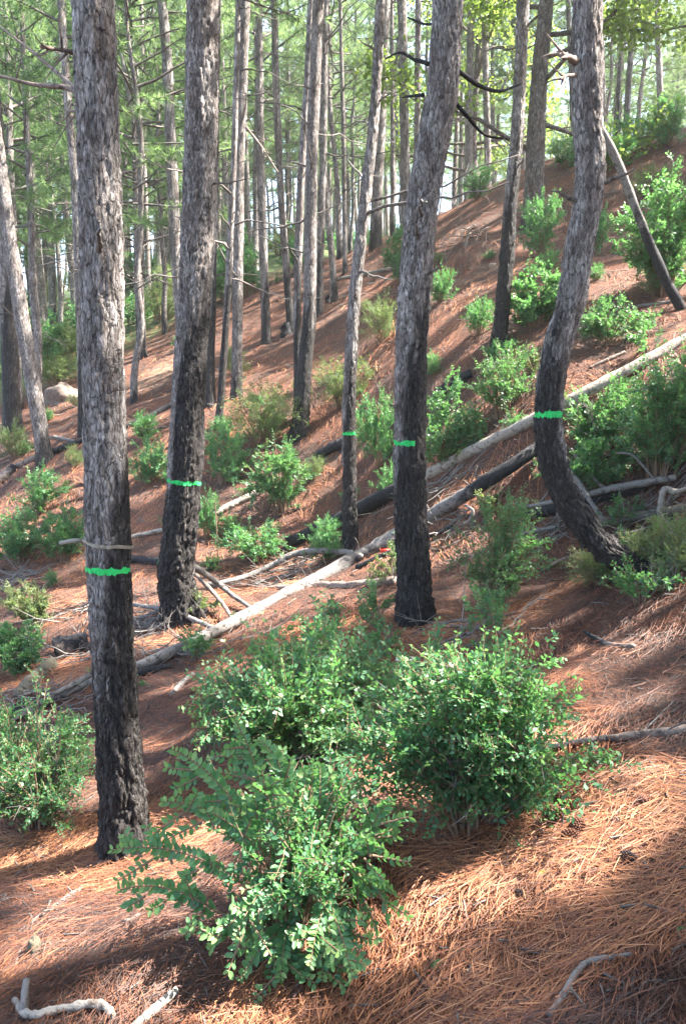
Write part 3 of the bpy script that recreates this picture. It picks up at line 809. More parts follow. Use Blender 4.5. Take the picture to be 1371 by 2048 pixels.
for key, z0, z1, r in [('k', 3.0, 9.0, .34), ('c', 1.0, 6.5, .3), ('t2', .5, 7, .2), ('v2', .5, 7, .25), ('T4', 3.0, 4.2, .22)]:
    tr = TREES[key]
    for z in np.arange(z0, z1, .3):
        LIT.append((centre(tr, tr['base'][2] + z), r))

seedc = 500
for key, tr in TREES.items():
    o = tr['o']; seedc += 3; far = tr['base'][1] > 12.5; root = tr['root']
    if tr['base'][0] <= -4 and 12.5 < tr['base'][1] < 40:
        own_crown(tr, root, seedc, o['z0'], o['h'] + .4, 1.8, 36, 10, .19, .020, .18, True)
    elif not far or tr['base'][0] > -4:
        own_crown(tr, root, seedc, o['z0'], o['h'] + .4, 1.9, 42 if far else 46, 13 if far else 6, .17 if far else .20, .014 if far else .075, .17)
    else:
        c = centre(tr, tr['base'][2] + o['z0'])
        co = obj('crown', PROTO[seedc % 4], root, Vector(c - tr['base'])); s = rs.uniform(.75, 1.05); co.scale = (s, s, (o['h'] + .4 - o['z0']) / [7, 6, 8.5, 5.5][seedc % 4]); co.rotation_euler = (0, 0, rs.uniform(0, 6))
    nd = {'T1': 0, 'T2': 2, 'T3': 3, 'T4': 3, 'T5': 12, 'T6': 8, 'b': 6, 'c': 4}.get(key, 9)
    lo_z = 2.2 if key[0] != 'T' else 3.0
    for k in range(nd):
        z = tr['base'][2] + rs.uniform(lo_z, o['z0'] + .3)
        add_dead(tr, root, z, rs.uniform(0, 2 * PI), rs.uniform(.6, 1.25), rs.randint(0, 6), rs.uniform(-.3, .5))
    for k in range(5):
        add_dead(tr, root, tr['base'][2] + rs.uniform(1.6, o['z0']), rs.uniform(0, 2 * PI), rs.uniform(.5, 1.0) * (1 if key[0] == 'T' else .7), 6, .3)

def hand_branch(key, pts, r0, r1, depth_off=0.0):
    """a dead branch of a tree drawn through given image spots, leaving the trunk sideways"""
    tr = TREES[key]; Y = tr['base'][1]
    n = len(pts); P = np.array([at(x, y, Y + depth_off * i) for i, (x, y) in enumerate(pts)])
    Q = catmull(P, 14); a = Acc(); V, q, t = tube(Q, np.linspace(r0, r1, 14), 6, .35, n); a.add(V - tr['base'], q, t, .8 if key == 'T3' else .3)
    g = np.random.RandomState(int(pts[0][0]))
    for k in range(4):
        i = g.randint(4, 13); d = nrm(Q[i] - Q[i - 1]) * .7 + g.normal(0, .5, 3); l = g.uniform(.08, .28)
        W = Q[i] + nrm(d) * l * np.linspace(0, 1, 5)[:, None] + np.array([0, 0, g.uniform(-.1, .1)]) * np.linspace(0, 1, 5)[:, None] ** 2
        V, q, t = tube(W, np.linspace(r1 * .9, .001, 5), 4); a.add(V - tr['base'], q, t)
    obj('dead_branch', a.mesh('dead_branch', [M['brown_wood']]), tr['root'])
for key, pts, r0, r1, do in [
    ('T1', [(165, 108), (120, 100), (82, 93)], .011, .007, -.12), ('T1', [(175, 200), (130, 175), (70, 170), (0, 152), (-60, 150)], .012, .005, .06),
    ('T1', [(168, 190), (120, 150), (60, 100), (0, 52), (-40, 20)], .009, .004, .25), ('T1', [(165, 225), (150, 222), (135, 222)], .008, .004, .05),
    ('T3', [(860, 128), (830, 120), (800, 105), (770, 118)], .016, .006, .1), ('T3', [(846, 190), (820, 192), (805, 195)], .012, .006, .1),
    ('T3', [(912, 140), (940, 160), (965, 175), (1000, 182), (1040, 168)], .018, .010, .1), ('T3', [(905, 200), (940, 240), (970, 270), (1015, 278)], .015, .007, .1),
    ('T3', [(884, 45), (850, 48), (815, 35)], .012, .006, .15),
    ('T4', [(1150, 122), (1135, 115), (1122, 110)], .022, .014, -.08), ('T4', [(1150, 150), (1132, 152), (1118, 158)], .012, .008, -.1),
    ('k', [(492, 255), (520, 290), (540, 320), (556, 345)], .022, .012, -.1)]:
    hand_branch(key, pts, r0, r1, do)

# ------------------------------------------------------------------ plainer pines: upslope shade trees and the deep stand
def simple_trunk_mesh(seed, h, r0, bend):
    g = np.random.RandomState(seed); n = 12; z = np.linspace(-.4, h, n)
    P = np.stack([np.cumsum(g.normal(0, bend, n)), np.cumsum(g.normal(0, bend, n)), z], 1); P[:2, :2] = 0
    dummy = trunk('trunk', P, np.linspace(r0, .03, n), None, seed, .8, None, M['bark_far'], 6, .006, .3, .25, 0, 12)
    o = [x for x in bpy.data.objects if x.name.startswith('trunk') and x.parent is None][-1]
    me = o.data; bpy.data.objects.remove(o)
    me.transform(Matrix.Translation(Vector((0, 0, -.4))))
    return me
STEMS = [simple_trunk_mesh(700 + i, h, r, b) for i, (h, r, b) in enumerate([(13.5, .12, .05), (12.5, .10, .08), (14.5, .14, .04), (12, .09, .10)])]
def simple_pine(x, y, k, s, rot, z0, label, group, crown=None, nd=3):
    z = height(x, y)[0]
    root = empty('pine_tree', (x, y, z)); tag(root, label, 'tree', group)
    root.rotation_euler = (rs.uniform(-.05, .05), rs.uniform(-.05, .05), rot)
    t = obj('trunk', STEMS[k % 4], root); t.scale = (s, s, s)
    if crown is not None:
        H = [13.5, 12.5, 14.5, 12][k % 4] * s
        o = obj('crown', PROTO[crown], root, (0, 0, z0)); c = rs.uniform(.8, 1.1)
        o.scale = (c, c, (H + .3 - z0) / [7, 6, 8.5, 5.5][crown]); o.rotation_euler = (0, 0, rs.uniform(0, 6))
    for i in range(nd):
        o = obj('dead_branch', DEAD[rs.randint(0, 6)], root, (0, 0, rs.uniform(2, z0 + .5))); o.rotation_euler = (rs.uniform(0, 6), rs.uniform(-.5, .3), rs.uniform(0, 6)); o.scale = (rs.uniform(.7, 1.3),) * 3
    return root

# unseen pines added upslope on the right so that their crowns shade the slope
shade_spots = []
def blocks_light(q):
    """would a stem rooted at q stand in one of the sunbeams?"""
    zz = q + np.array([0, 0, 1.0]) * np.arange(0, 12, .3)[:, None]
    for p, r in LIT:
        rel = zz - p; t = rel @ SUNV
        if ((t > 0) & (np.linalg.norm(rel - t[:, None] * SUNV, axis=1) < min(r, .35) * .7)).any(): return True
    return False
for gy_ in np.concatenate([np.arange(-9, -1, 2.25), np.arange(-1, 6, 1.75), np.arange(7, 21, 2.7)]):
    for gx_ in np.arange(.4, 20, 2.45):
        x, y = gx_ + rs.uniform(-.9, .9), gy_ + rs.uniform(-.9, .9)
        if x > max(0.46 * y, 0) + 2.2 - 1.6 * (y < -3) and x < max(0.46 * y, 0) + 11.5:
            shade_spots.append((x, y))
shade_spots += [(6.5, 3.6), (8.2, 2.6), (7.4, 4.7), (9.6, 3.9), (5.9, 2.2), (9.0, 5.7), (4.9, 3.3), (10.6, 2.4), (7.0, 1.4), (11.2, 4.8)]
shade_spots = [s for k, s in enumerate(shade_spots) if all(math.hypot(s[0] - q[0], s[1] - q[1]) > .75 for q in shade_spots[:k])]
for i, (x, y) in enumerate(shade_spots):
    z = height(x, y)[0]
    if blocks_light(np.array([x, y, z])): continue
    root = empty('pine_tree', (x, y, z)); tag(root, 'unseen slender pine added upslope beyond the right edge to shade the slope', 'tree', 'unseen pines added upslope for their shade')
    h = rs.uniform(11, 14.5); s = h / 13.5
    t = obj('trunk', STEMS[i % 4], root); t.scale = (s, s, h / [13.5, 12.5, 14.5, 12][i % 4])
    tr = dict(base=np.array([x, y, z]), c=np.array([[x, y, z - 1], [x, y, z + 20]]))
    own_crown(tr, root, 5000 + i * 3, rs.uniform(5.0, 6.5), h + .3, rs.uniform(1.9, 2.4), 46, 6, .21, .095, .20, True)

# the deep stand behind
GAPS = [(-999, 'beyond the left edge, outside the sunlit left pine'), (20, 'in the gap between the sunlit left pine and the banded big pine'), (205, 'in the gap between the banded big pine and the half-burnt pine'), (400, 'in the narrow gap between the half-burnt pine and the white trunk'), (482, 'in the gap between the glaring white trunk and the twin pine'), (610, 'in the gap between the twin pine and the slim ringed pine'), (725, 'in the gap between the slim ringed pine and the central pine'), (850, 'on the skyline between the central pine and the dark slim pine'), (1025, 'on the skyline between the dark slim pine and the curved pine'), (1175, 'beyond the ridge right of the curved pine'), (1380, 'beyond the ridge outside the right edge')]
def px_of(x, y, z):
    rel = np.array([x, y, z]) - EYE; f = rel @ np.array([0, cp_, -sp_]); u = rel @ np.array([0, sp_, cp_])
    return PXW / 2 + FPX * rel[0] / f, PXH / 2 - FPX * u / f
def crown_blocks(q):
    zz = q + np.array([0, 0, 1.0]) * np.arange(4, 12.5, .5)[:, None]
    for p, r in LIT:
        if r < 1.0: continue
        rel = zz - p; t = rel @ SUNV
        if ((t > 0) & (np.linalg.norm(rel - t[:, None] * SUNV, axis=1) < r * .5 + 1.2)).any(): return True
    return False
fills = []; tries = 0
while len(fills) < 270 and tries < 14000:
    tries += 1
    y = 21 + 52 * rs.uniform() ** 1.1; x = rs.uniform(-.60, .52) * y
    z = height(x, y)[0]; px, py = px_of(x, y, z)
    if px > 840 and rs.uniform() < .3: continue
    if y < 25 and px > 700: continue
    if min([9] + [math.hypot(x - a, y - b) for a, b in fills]) < .85: continue
    if min(math.hypot(x - t['base'][0], y - t['base'][1]) for t in TREES.values()) < 1.0: continue
    if y < 34 and crown_blocks(np.array([x, y, z])): continue
    fills.append((x, y))
for i, (x, y) in enumerate(fills):
    px, py = px_of(x, y, height(x, y)[0])
    gap = [t_ for x_, t_ in GAPS if px >= x_][-1]
    low = px < 760 and rs.uniform() < .6
    simple_pine(x, y, i, rs.uniform(.8, 1.15), rs.uniform(0, 6), rs.uniform(2.6, 4.6) if low else rs.uniform(5.5, 8.0), ('nearer deep-stand pine ' if y < 36 else 'farthest faint pine ') + gap, 'pines deep in the stand', rs.randint(0, 4), 2)

# young pines with living foliage low enough to fill the upper left
YOUNG = []
for i, (px, py, Y, z0, s, lab) in enumerate([(285, 640, 20, 2.6, .85, 'young pine with soft green needles between the two largest left trunks'), (30, 690, 19, 3.2, .9, 'young leafy pine whose needles fill the top left corner'),
        (120, 640, 25, 2.8, .9, 'bushy young pine behind the pine trunks at far left'), (235, 600, 29, 2.0, 1.0, 'young pine whose crown shows right of the banded big pine'), (330, 600, 30, 3.0, 1.0, 'young green pine behind the pine that hugs the half-burnt trunk'),
        (455, 560, 30, 3.4, 1.0, 'young pine behind the glaring white trunk'), (700, 470, 31, 3.0, .9, 'young pine behind the slim ringed pine'), (575, 520, 33, 3.0, 1.0, 'young pine behind the twin pine'), (265, 690, 15.5, 3.2, .75, 'nearest young pine, its needles filling the gap between the two largest left trunks'), (75, 800, 17, 3.8, .8, 'young pine above the sunlit left pine'), (330, 660, 22, 3.2, .85, 'young pine beside the pine that hugs the half-burnt trunk'), (680, 560, 23, 4.0, .8, 'young pine left of the slim ringed pine'), (190, 640, 22, 3.0, .9, 'young pine hidden by the banded big pine'), (510, 600, 24, 3.8, .85, 'young pine between the white trunk and the slim pine with blackened foot')]):
    p = at(px, py, Y); z = height(p[0], p[1])[0]
    simple_pine(p[0], p[1], i + 1, s, i * 1.7, z0, lab, 'young pines with low foliage', i % 4, 6)

# ------------------------------------------------------------------ broadleaf trees on the ridge
def leafcard(pos, d, n, L, w, tint, fold=0.12, four=True):
    """leaves: pos,d,n are (k,3); returns V, quads, tint per vertex"""
    d = nrm(d); s = nrm(np.cross(d, n)); n = np.cross(s, d)
    L = np.broadcast_to(np.asarray(L, float), (len(pos),))[:, None]; w = np.broadcast_to(np.asarray(w, float), (len(pos),))[:, None] / 2
    b = pos; t = pos + d * L
    if four:
        r1 = pos + d * L * .30 + s * w * .92 + n * w * fold * 2; r2 = pos + d * L * .72 + s * w * .80 + n * w * fold * 2
        l1 = pos + d * L * .30 - s * w * .92 + n * w * fold * 2; l2 = pos + d * L * .72 - s * w * .80 + n * w * fold * 2
        V = np.stack([b, r1, r2, t, l2, l1], 1).reshape(-1, 3); o = np.arange(len(pos))[:, None] * 6
        Q = np.concatenate([o + [0, 1, 2, 3], o + [0, 3, 4, 5]]); m = 6
    else:
        r = pos + d * L * .5 + s * w + n * w * fold; l = pos + d * L * .5 - s * w + n * w * fold
        V = np.stack([b, r, t, l], 1).reshape(-1, 3); Q = np.arange(len(pos))[:, None] * 4 + [0, 1, 2, 3]; m = 4
    return V, Q, np.repeat(tint, m)

def oak(name_label, px, w, fork_z, h, seed, limbs_spec, leaf_n, Y=None):
    g = np.random.RandomState(seed)
    P = path3d(px, Y=Y); Yb = P[0, 1]
    g0 = height(P[0, 0], P[0, 1])[0]
    P = np.concatenate([[[P[0, 0], P[0, 1], g0 - .3]], P[1:] if abs(P[0, 2] - g0) < .5 else P])
    d = nrm(P[-1] - P[-2]); top = P[0, 2] + h
    while P[-1, 2] < top - 1:
        P = np.concatenate([P, [P[-1] + nrm(d + g.normal(0, .12, 3)) * 1.2]])
    r0 = w / 2 * Yb / FPX
    root = empty('oak_tree', Vector(P[0])); tag(root, name_label, 'tree', 'broadleaf trees on the ridge')
    tr = trunk('trunk', P, np.linspace(r0, .05, len(P)), root, seed, .3, .05, M['oak_bark'], 6, .012, .2, .35, 3, 40)
    tips = []
    for k in range(22):
        z = P[0, 2] + g.uniform(fork_z, h * .9); c = centre(tr, z); az = g.uniform(0, 2 * PI); L = g.uniform(1.5, 3.2) * (1.2 - (z - P[0, 2]) / h * .5)
        dd = np.array([math.cos(az), math.sin(az), g.uniform(.0, .7)]); n = 10; u = np.linspace(0, 1, n)[:, None]
        Q = c + dd * L * u + np.cumsum(g.normal(0, .05, (n, 3)), 0) * np.minimum(1, u * 3)
        a = Acc(); V, q, t = tube(Q, np.linspace(.05, .012, n), 6, .2, k); a.add(V - P[0], q, t)
        for m in range(6):
            i = g.randint(3, n); l = g.uniform(.3, .9); W = Q[i] + nrm(nrm(Q[i] - Q[i - 1]) * .6 + g.normal(0, .5, 3)) * l * np.linspace(0, 1, 5)[:, None] + np.cumsum(g.normal(0, .03, (5, 3)), 0)
            V, q, t = tube(W, np.linspace(.012, .004, 5), 4); a.add(V - P[0], q, t); tips.append(W[1:])
        tips.append(Q[5:])
        me = a.mesh('limb', [M['oak_bark']]); me.attributes.new('furrow', 'FLOAT', 'POINT').data.foreach_set('value', np.ones(len(me.vertices), np.float32))
        obj('limb', me, root)
    T = np.concatenate(tips)
    k = g.randint(0, len(T), leaf_n); pos = T[k] + g.normal(0, .16, (leaf_n, 3))
    V, Q, ti = leafcard(pos - P[0], g.normal(0, 1, (leaf_n, 3)) + [0, 0, -.2], g.normal(0, .6, (leaf_n, 3)) + [0, 0, 1], g.uniform(.08, .13, leaf_n), g.uniform(.055, .085, leaf_n), g.uniform(0, 1, leaf_n), .1, False)
    obj('crown', make_mesh('crown', V, Q, [M['oak_leaf']], {'tint': ti}), root)
    return tr
OAK = oak('thick forked oak with mossy limbs behind the dark slim pine', [(1066, 452), (1067, 380), (1072, 250), (1080, 120), (1092, 0)], 42, 1.2, 10, 61, None, 17000)
oak('oak stem with leafy twigs at the top right, left of the lilac pine', [(1334, 228), (1336, 150), (1338, 60), (1340, 0)], 24, .8, 8, 62, None, 8000)
oak('leafy oak on the skyline between the central pine and the dark slim pine', [(948, 375), (945, 260), (955, 120), (960, 0)], 18, 1.0, 9, 63, None, 9000, 24)

# leaning dead stem and other odd stems
def dead_stem(label, px, w0, w1, seed, Yoff=0, char=0.0, name='dead_tree'):
    P = path3d(px); Y = P[0, 1]; P[0] -= nrm(P[1] - P[0]) * .15
    Q = catmull(P, 30); n = len(Q)
    V, q, t = tube(Q, np.linspace(w0, w1, n) / 2 * Y / FPX, 9, .2, seed)
    a = Acc(); ch = np.concatenate([np.repeat(np.linspace(char, 0, n) ** 1.5, 9), [char, 0]]); a.add(V - P[0], q, t, ch)
    root = obj(name, a.mesh('stem', [M['dead_wood']]), None, Vector(P[0])); tag(root, label, 'dead tree'); return root
dead_stem('thin dead stem leaning left against the curved pine, black at its foot', [(1362, 618), (1335, 570), (1300, 490), (1260, 390), (1230, 315), (1199, 255), (1170, 200)], 20, 13, 4, 0, 1.2)

# ------------------------------------------------------------------ shrubs
def shrub_arrays(seed, h, w, nst, nsh, leaf, shoot, pairs, up=0.55, ragged=1.0):
    """loose multi-stemmed bush: stems > side branches > leafy shoots with opposite leaves"""
    g = np.random.RandomState(seed); stems = []; sp = []; sd = []; sl = []
    off = g.normal(0, .10 * w, 2)
    for i in range(nst):
        az = g.uniform(0, 2 * PI); o = w / 2 * g.uniform(.05, 1) ** .6 * g.uniform(.75, 1.2)
        tip = np.array([o * math.cos(az) + off[0], o * math.sin(az) + off[1], h * (1 - .55 * min(1, o / (w / 2)) ** 2.4) * g.uniform(.55, 1.0) + .06 * h])
        b = np.array([math.cos(az), math.sin(az), 0]) * g.uniform(0, .12) * w
        c = b * .4 + tip * np.array([.3, .3, .62]) + g.normal(0, .07 * h, 3)
        u = np.linspace(0, 1, 7)[:, None]; P = b * (1 - u) ** 2 + 2 * c * u * (1 - u) + tip * u ** 2; P[0, 2] -= .05
        stems.append(P); k = 0
        while k < nsh:
            f = g.uniform(.10, 1) ** .8; ix = f * 6; i0 = min(int(ix), 5); p = P[i0] + (P[i0 + 1] - P[i0]) * (ix - i0); t = nrm(P[i0 + 1] - P[i0])
            outw = np.array([p[0], p[1], 0]) / (np.hypot(p[0], p[1]) + .05)
            bd = nrm(t * (up + .1) + outw * .5 + g.normal(0, .5, 3) * ragged * .8); bl = shoot * g.uniform(.6, 2.0)
            nb = g.randint(2, 5)
            for m in range(nb):
                q = p + bd * bl * (m + .2) / nb
                sp.append(q); sd.append(nrm(bd * .7 + g.normal(0, .45, 3) * ragged + [0, 0, .12])); sl.append(shoot * g.uniform(.45, 1.15)); k += 1
            sp.append(p); sd.append(bd); sl.append(bl); k += 1
        sp.append(P[-1]); sd.append(nrm(P[-1] - P[-2])); sl.append(shoot * g.uniform(.8, 1.6))
    sp, sd, sl = np.array(sp), np.array(sd), np.array(sl); S = len(sp)
    plane = nrm(np.cross(sd, g.normal(0, .6, (S, 3)) + [0, 0, 1]))
    nv = np.cross(plane, sd); nv *= np.sign(nv[:, 2:3] + 1e-6)
    curl = g.uniform(-.22, .28, (S, 1))
    u = (np.arange(pairs) + .7) / pairs
    pos = sp[:, None, :] + sd[:, None, :] * sl[:, None, None] * u[None, :, None] + nv[:, None, :] * (curl * sl[:, None])[:, :, None] * (u ** 2)[None, :, None]
    pos2 = np.repeat(pos, 2, 1) + g.normal(0, .003, (S, pairs * 2, 3))
    side = np.where((np.arange(pairs * 2) % 2) == 0, 1.0, -1.0)[None, :, None]
    tw = np.repeat(g.normal(0, .65, (S, pairs)), 2, 1)[..., None]
    lat = plane[:, None, :] * np.cos(tw) + nv[:, None, :] * np.sin(tw)
    d2 = sd[:, None, :] * .65 + lat * side * .85 + g.normal(0, .22, (S, pairs * 2, 3))
    n2 = -plane[:, None, :] * np.sin(tw) + nv[:, None, :] * np.cos(tw) + g.normal(0, .35, (S, pairs * 2, 3))
    uu = np.repeat(u, 2)[None, :]
    size = leaf * (1.05 - .45 * uu ** 3) * g.uniform(.6, 1.2, (S, pairs * 2))
    hz = np.clip(pos2[..., 2] / h, 0, 1)
    tint = np.clip(g.uniform(.0, .5, (S, 1)) + .28 * uu ** 2 + g.normal(0, .13, (S, pairs * 2)) + .12 * hz, 0, 1)
    kp = g.uniform(0, 1, (S, pairs * 2)) < .93
    return stems, (sp, sd, sl, nv, curl), pos2[kp], d2[kp], n2[kp], size[kp], tint[kp]

def stems_mesh(stems, shoots, h):
    a = Acc()
    for P in stems:
        V, q, t = tube(P, np.linspace(.006, .002, len(P)) * (0.6 + h), 5); a.add(V, q)
    sp, sd, sl, nv, curl = shoots
    for i in range(len(sp)):
        u = np.array([[0.], [1.]]); V, q, t = tube(sp[i] + sd[i] * sl[i] * u + nv[i] * curl[i] * sl[i] * u ** 2, [.0018, .001], 3); a.add(V, q)
    return a.mesh('stems', [M['stem']])

SHRUB_PROTO = {}
def shrub(px, py, wpx, hpx, label, mat='box_leaf', cat='shrub', group='box shrubs on the needle-covered slope', dens=1.0, leaf=.026, own=False, name='box_shrub', Y=None, up=.55, lw=.60, rag=1.0):
    p = ground_hit(px, py) if Y is None else at(px, py, Y); p[2] = height(p[0], p[1])[0]
    Yd = p[1]; w, h = wpx * Yd / FPX, hpx * Yd / FPX / .97
    root = empty(name, Vector(p)); tag(root, label, cat, group)
    seed = int(px * 7 + py * 3) % 9000
    far = Yd > 8.5
    if far and not own:
        key = (mat, seed % 5)
        if key not in SHRUB_PROTO:
            st, sh, ps, d, n, sz, ti = shrub_arrays(seed, 1.0, 1.25, 26, 22, .050 if mat != 'broom_leaf' else .065, .17, 6, up, 1.15)
            V, Q, tt = leafcard(ps, d, n, sz, sz * (lw if mat != 'broom_leaf' else .2), ti, .15, False)
            SHRUB_PROTO[key] = (stems_mesh(st, (sh[0][:0],) + sh[1:], 1.0), make_mesh('foliage', V, Q, [M[mat]], {'tint': tt}))
        sm, fm = SHRUB_PROTO[key]
        for nm, me in (('stems', sm), ('foliage', fm)):
            o = obj(nm, me, root); o.scale = (w / 1.25, w / 1.25, h)
        root.rotation_euler = (0, 0, seed * .7)
        return root
    L = leaf
    nst = max(4, int(26 * dens ** .8)); nsh = int(21 * dens ** .6) if dens > .5 else 7
    pairs = 6
    st, sh, ps, d, n, sz, ti = shrub_arrays(seed, h, w, nst, nsh, L, min(.17, max(.085, .15 * max(w, h))), pairs, up, rag * 1.15)
    obj('stems', stems_mesh(st, sh, h), root)
    gd = np.random.RandomState(seed + 5); ad = Acc()
    for k in range(int(5 + 9 * dens) if Yd < 8 else 0):
        az = gd.uniform(0, 2 * PI); o_ = w / 2 * gd.uniform(.2, .95); e_ = np.array([o_ * math.cos(az), o_ * math.sin(az), h * gd.uniform(.3, 1.08) * (1 - .5 * (o_ / w * 2) ** 2)])
        Pd = catmull(np.array([e_ * [.1, .1, 0], e_ * [.5, .5, .6] + gd.normal(0, .04, 3), e_]), 8); Vd, qd, _t = tube(Pd, np.linspace(.004, .0012, 8), 4); ad.add(Vd, qd)
        for m in range(3):
            i_ = gd.randint(3, 8); Qd = Pd[i_] + nrm(nrm(Pd[i_] - Pd[i_ - 1]) + gd.normal(0, .6, 3)) * gd.uniform(.04, .16) * np.linspace(0, 1, 3)[:, None]; Vd, qd, _t = tube(Qd, [.0018, .0014, .0008], 3); ad.add(Vd, qd)
    if ad.n: obj('dead_twigs', ad.mesh('dead_twigs', [M['dead_wood']]), root)
    V, Q, tt = leafcard(ps, d, n, sz, sz * lw, ti, .15, False)
    obj('foliage', make_mesh('foliage', V, Q, [M[mat]], {'tint': tt}), root)
    return root

# nearest bush: its showiest leaves are single objects
def front_bush():
    p = ground_hit(575, 1870); Yd = p[1]; w, h = 540 * Yd / FPX, 370 * Yd / FPX
    root = empty('box_shrub', Vector(p)); tag(root, 'nearest box bush with large shiny leaves right of the banded pine foot', 'shrub', 'box shrubs on the needle-covered slope')
    st, sh, ps, d, n, sz, ti = shrub_arrays(77, h * .9, w * .85, 30, 14, .026, .11, 6, .6, 1.3)
    # long leafy leaders of the photograph: up, up-left and out to the left
    g = np.random.RandomState(9)
    leaders = [((560, 1700), (470, 1440), .03), ((520, 1680), (345, 1500), .0), ((520, 1700), (325, 1605), -.05), ((480, 1760), (225, 1700), -.10), ((440, 1830), (240, 1780), -.1), ((620, 1650), (515, 1480), .05), ((700, 1760), (785, 1600), .0), ((640, 1700), (640, 1530), .1),
               ((600, 1850), (480, 1960), -.22), ((640, 1850), (645, 1960), -.25), ((560, 1800), (420, 1900), -.2), ((700, 1820), (690, 1900), -.2), ((480, 1700), (560, 1560), -.05), ((650, 1750), (770, 1700), -.15), ((640, 1790), (705, 1955), -.3), ((580, 1850), (560, 1962), -.25), ((700, 1800), (790, 1790), -.2), ((560, 1760), (470, 1880), -.3), ((660, 1800), (620, 1930), -.35)]
    X = [[], [], [], [], []]; lead = []
    for (ax, ay), (bx, by), dy in leaders:
        A = at(ax, ay, Yd + dy * .3); B = at(bx, by, Yd + dy); A -= p; B -= p
        m = 26; u = np.linspace(0.05, 1, m)[:, None]; sag = np.array([0, 0, .05]) * (u * (1 - u)) * 4
        Pm = A + (B - A) * u + sag; lead.append(np.concatenate([[np.array([0, 0, -.03])], [A * .5], Pm]))
        dd = nrm(B - A); sd_ = nrm(np.cross(dd, [0.1, -1, .35])); nv = np.cross(sd_, dd); nv *= np.sign(nv[2] + .001) if abs(nv[2]) > .2 else (-np.sign(nv[1]))
        for sgn in (1, -1):
            X[0].append(Pm); X[1].append(dd * .6 + sd_ * sgn * .9 + g.normal(0, .22, (m, 3))); X[2].append(nv + g.normal(0, .3, (m, 3)))
            X[3].append(.034 * (1.1 - .55 * u[:, 0] ** 4) * g.uniform(.8, 1.1, m)); X[4].append(np.clip(.45 + .4 * u[:, 0] ** 2 + g.normal(0, .12, m), 0, 1))
        for k in range(7):
            f = g.uniform(.15, .8); q0 = A + (B - A) * f; l = g.uniform(.05, .13); sdir = nrm(dd * .7 + sd_ * g.choice([-1, 1]) * g.uniform(.4, 1) + nv * g.uniform(-.3, .6) + g.normal(0, .2, 3)); m2 = 6; u2 = np.linspace(.15, 1, m2)[:, None]
            Pk = q0 + sdir * l * u2; lead.append(np.concatenate([[q0], Pk])); s2 = nrm(np.cross(sdir, nv))
            for sgn in (1, -1):
                X[0].append(Pk); X[1].append(sdir * .6 + s2 * sgn * .9 + g.normal(0, .25, (m2, 3))); X[2].append(nv + g.normal(0, .35, (m2, 3))); X[3].append(.030 * g.uniform(.7, 1.1, m2)); X[4].append(np.clip(.4 + .35 * u2[:, 0] + g.normal(0, .14, m2), 0, 1))
    nl = sum(len(x) for x in X[0])
    ps, d, n, sz, ti = (np.concatenate([np.concatenate(a), b]) for a, b in zip(X, (ps, d, n, sz, ti)))
    a = Acc()
    for P in lead:
        V, q, t = tube(catmull(P, 24), np.linspace(.005, .0018, 24), 5); a.add(V, q)
    for P in st:
        V, q, t = tube(P, np.linspace(.007, .002, len(P)), 5); a.add(V, q)
    for i in range(len(sh[0])):
        u = np.linspace(0, 1, 3)[:, None]; V, q, t = tube(sh[0][i] + sh[1][i] * sh[2][i] * u + sh[3][i] * sh[4][i] * sh[2][i] * u ** 2, [.002, .0016, .001], 3); a.add(V, q)
    obj('stems', a.mesh('stems', [M['stem']]), root)
    facing = (np.einsum('ij,ij->i', nrm(n), nrm(EYE - (ps + p)))); score = sz * np.abs(facing) + (np.arange(len(ps)) < nl) * .02 - .02 * np.linalg.norm(ps + p - EYE, axis=1)
    top = np.argsort(-score)[:298]; rest = np.setdiff1d(np.arange(len(ps)), top)
    V, Q, tt = leafcard(ps[rest], d[rest], n[rest], sz[rest], sz[rest] * .55, ti[rest], .16)
    tag(obj('foliage', make_mesh('foliage', V, Q, [M['box_leaf']], {'tint': tt}), root), kind='stuff')
    protos = []
    for k in range(5):
        o1 = np.zeros((1, 3)); V, Q, tt = leafcard(o1, np.array([[1., 0, 0]]), np.array([[0, 0, 1.]]), 1.0, .55, np.array([.2 + .19 * k]), .16); protos.append(make_mesh('leaf', V, Q, [M['box_leaf']], {'tint': tt}))
    dn = nrm(d); sn = nrm(np.cross(dn, n)); nn = np.cross(sn, dn)
    for i in top:
        o = obj('leaf', protos[int(np.clip((ti[i] - .1) / .19, 0, 4))], root)
        m = Matrix(((dn[i, 0], -sn[i, 0], nn[i, 0], 0), (dn[i, 1], -sn[i, 1], nn[i, 1], 0), (dn[i, 2], -sn[i, 2], nn[i, 2], 0), (0, 0, 0, 1)))
        o.matrix_basis = Matrix.Translation(Vector(ps[i])) @ m @ Matrix.Scale(float(sz[i]), 4)
front_bush()

BX = 'box shrubs on the needle-covered slope'
shrub(945, 1650, 440, 370, 'large round box bush in the foreground right of the nearest bush', dens=2.6, leaf=.028)
shrub(575, 1545, 420, 265, 'dark box bush directly behind the nearest bush', dens=2.6, leaf=.033, lw=.66)
shrub(75, 1655, 290, 270, 'light green box bush at the lower left edge beside the big banded pine', dens=1.7, leaf=.024)
shrub(985, 1228, 150, 235, 'tall narrow box bush right of the central pine', dens=1.2, leaf=.024, up=.8)
shrub(962, 1340, 60, 160, 'thin upright box sprig behind the large round box bush', dens=.1, leaf=.03, up=1.0)
shrub(660, 1300, 60, 110, 'thin small-leaved sprig behind the dark box bush', dens=.1, leaf=.03, up=1.0)
shrub(563, 1025, 130, 135, 'bright sunlit bush between the half-burnt pine and the slim ringed pine', dens=1.0, leaf=.04, own=True)
shrub(522, 1125, 135, 85, 'low sunlit bush above the curved pale branch', dens=.8, leaf=.035)
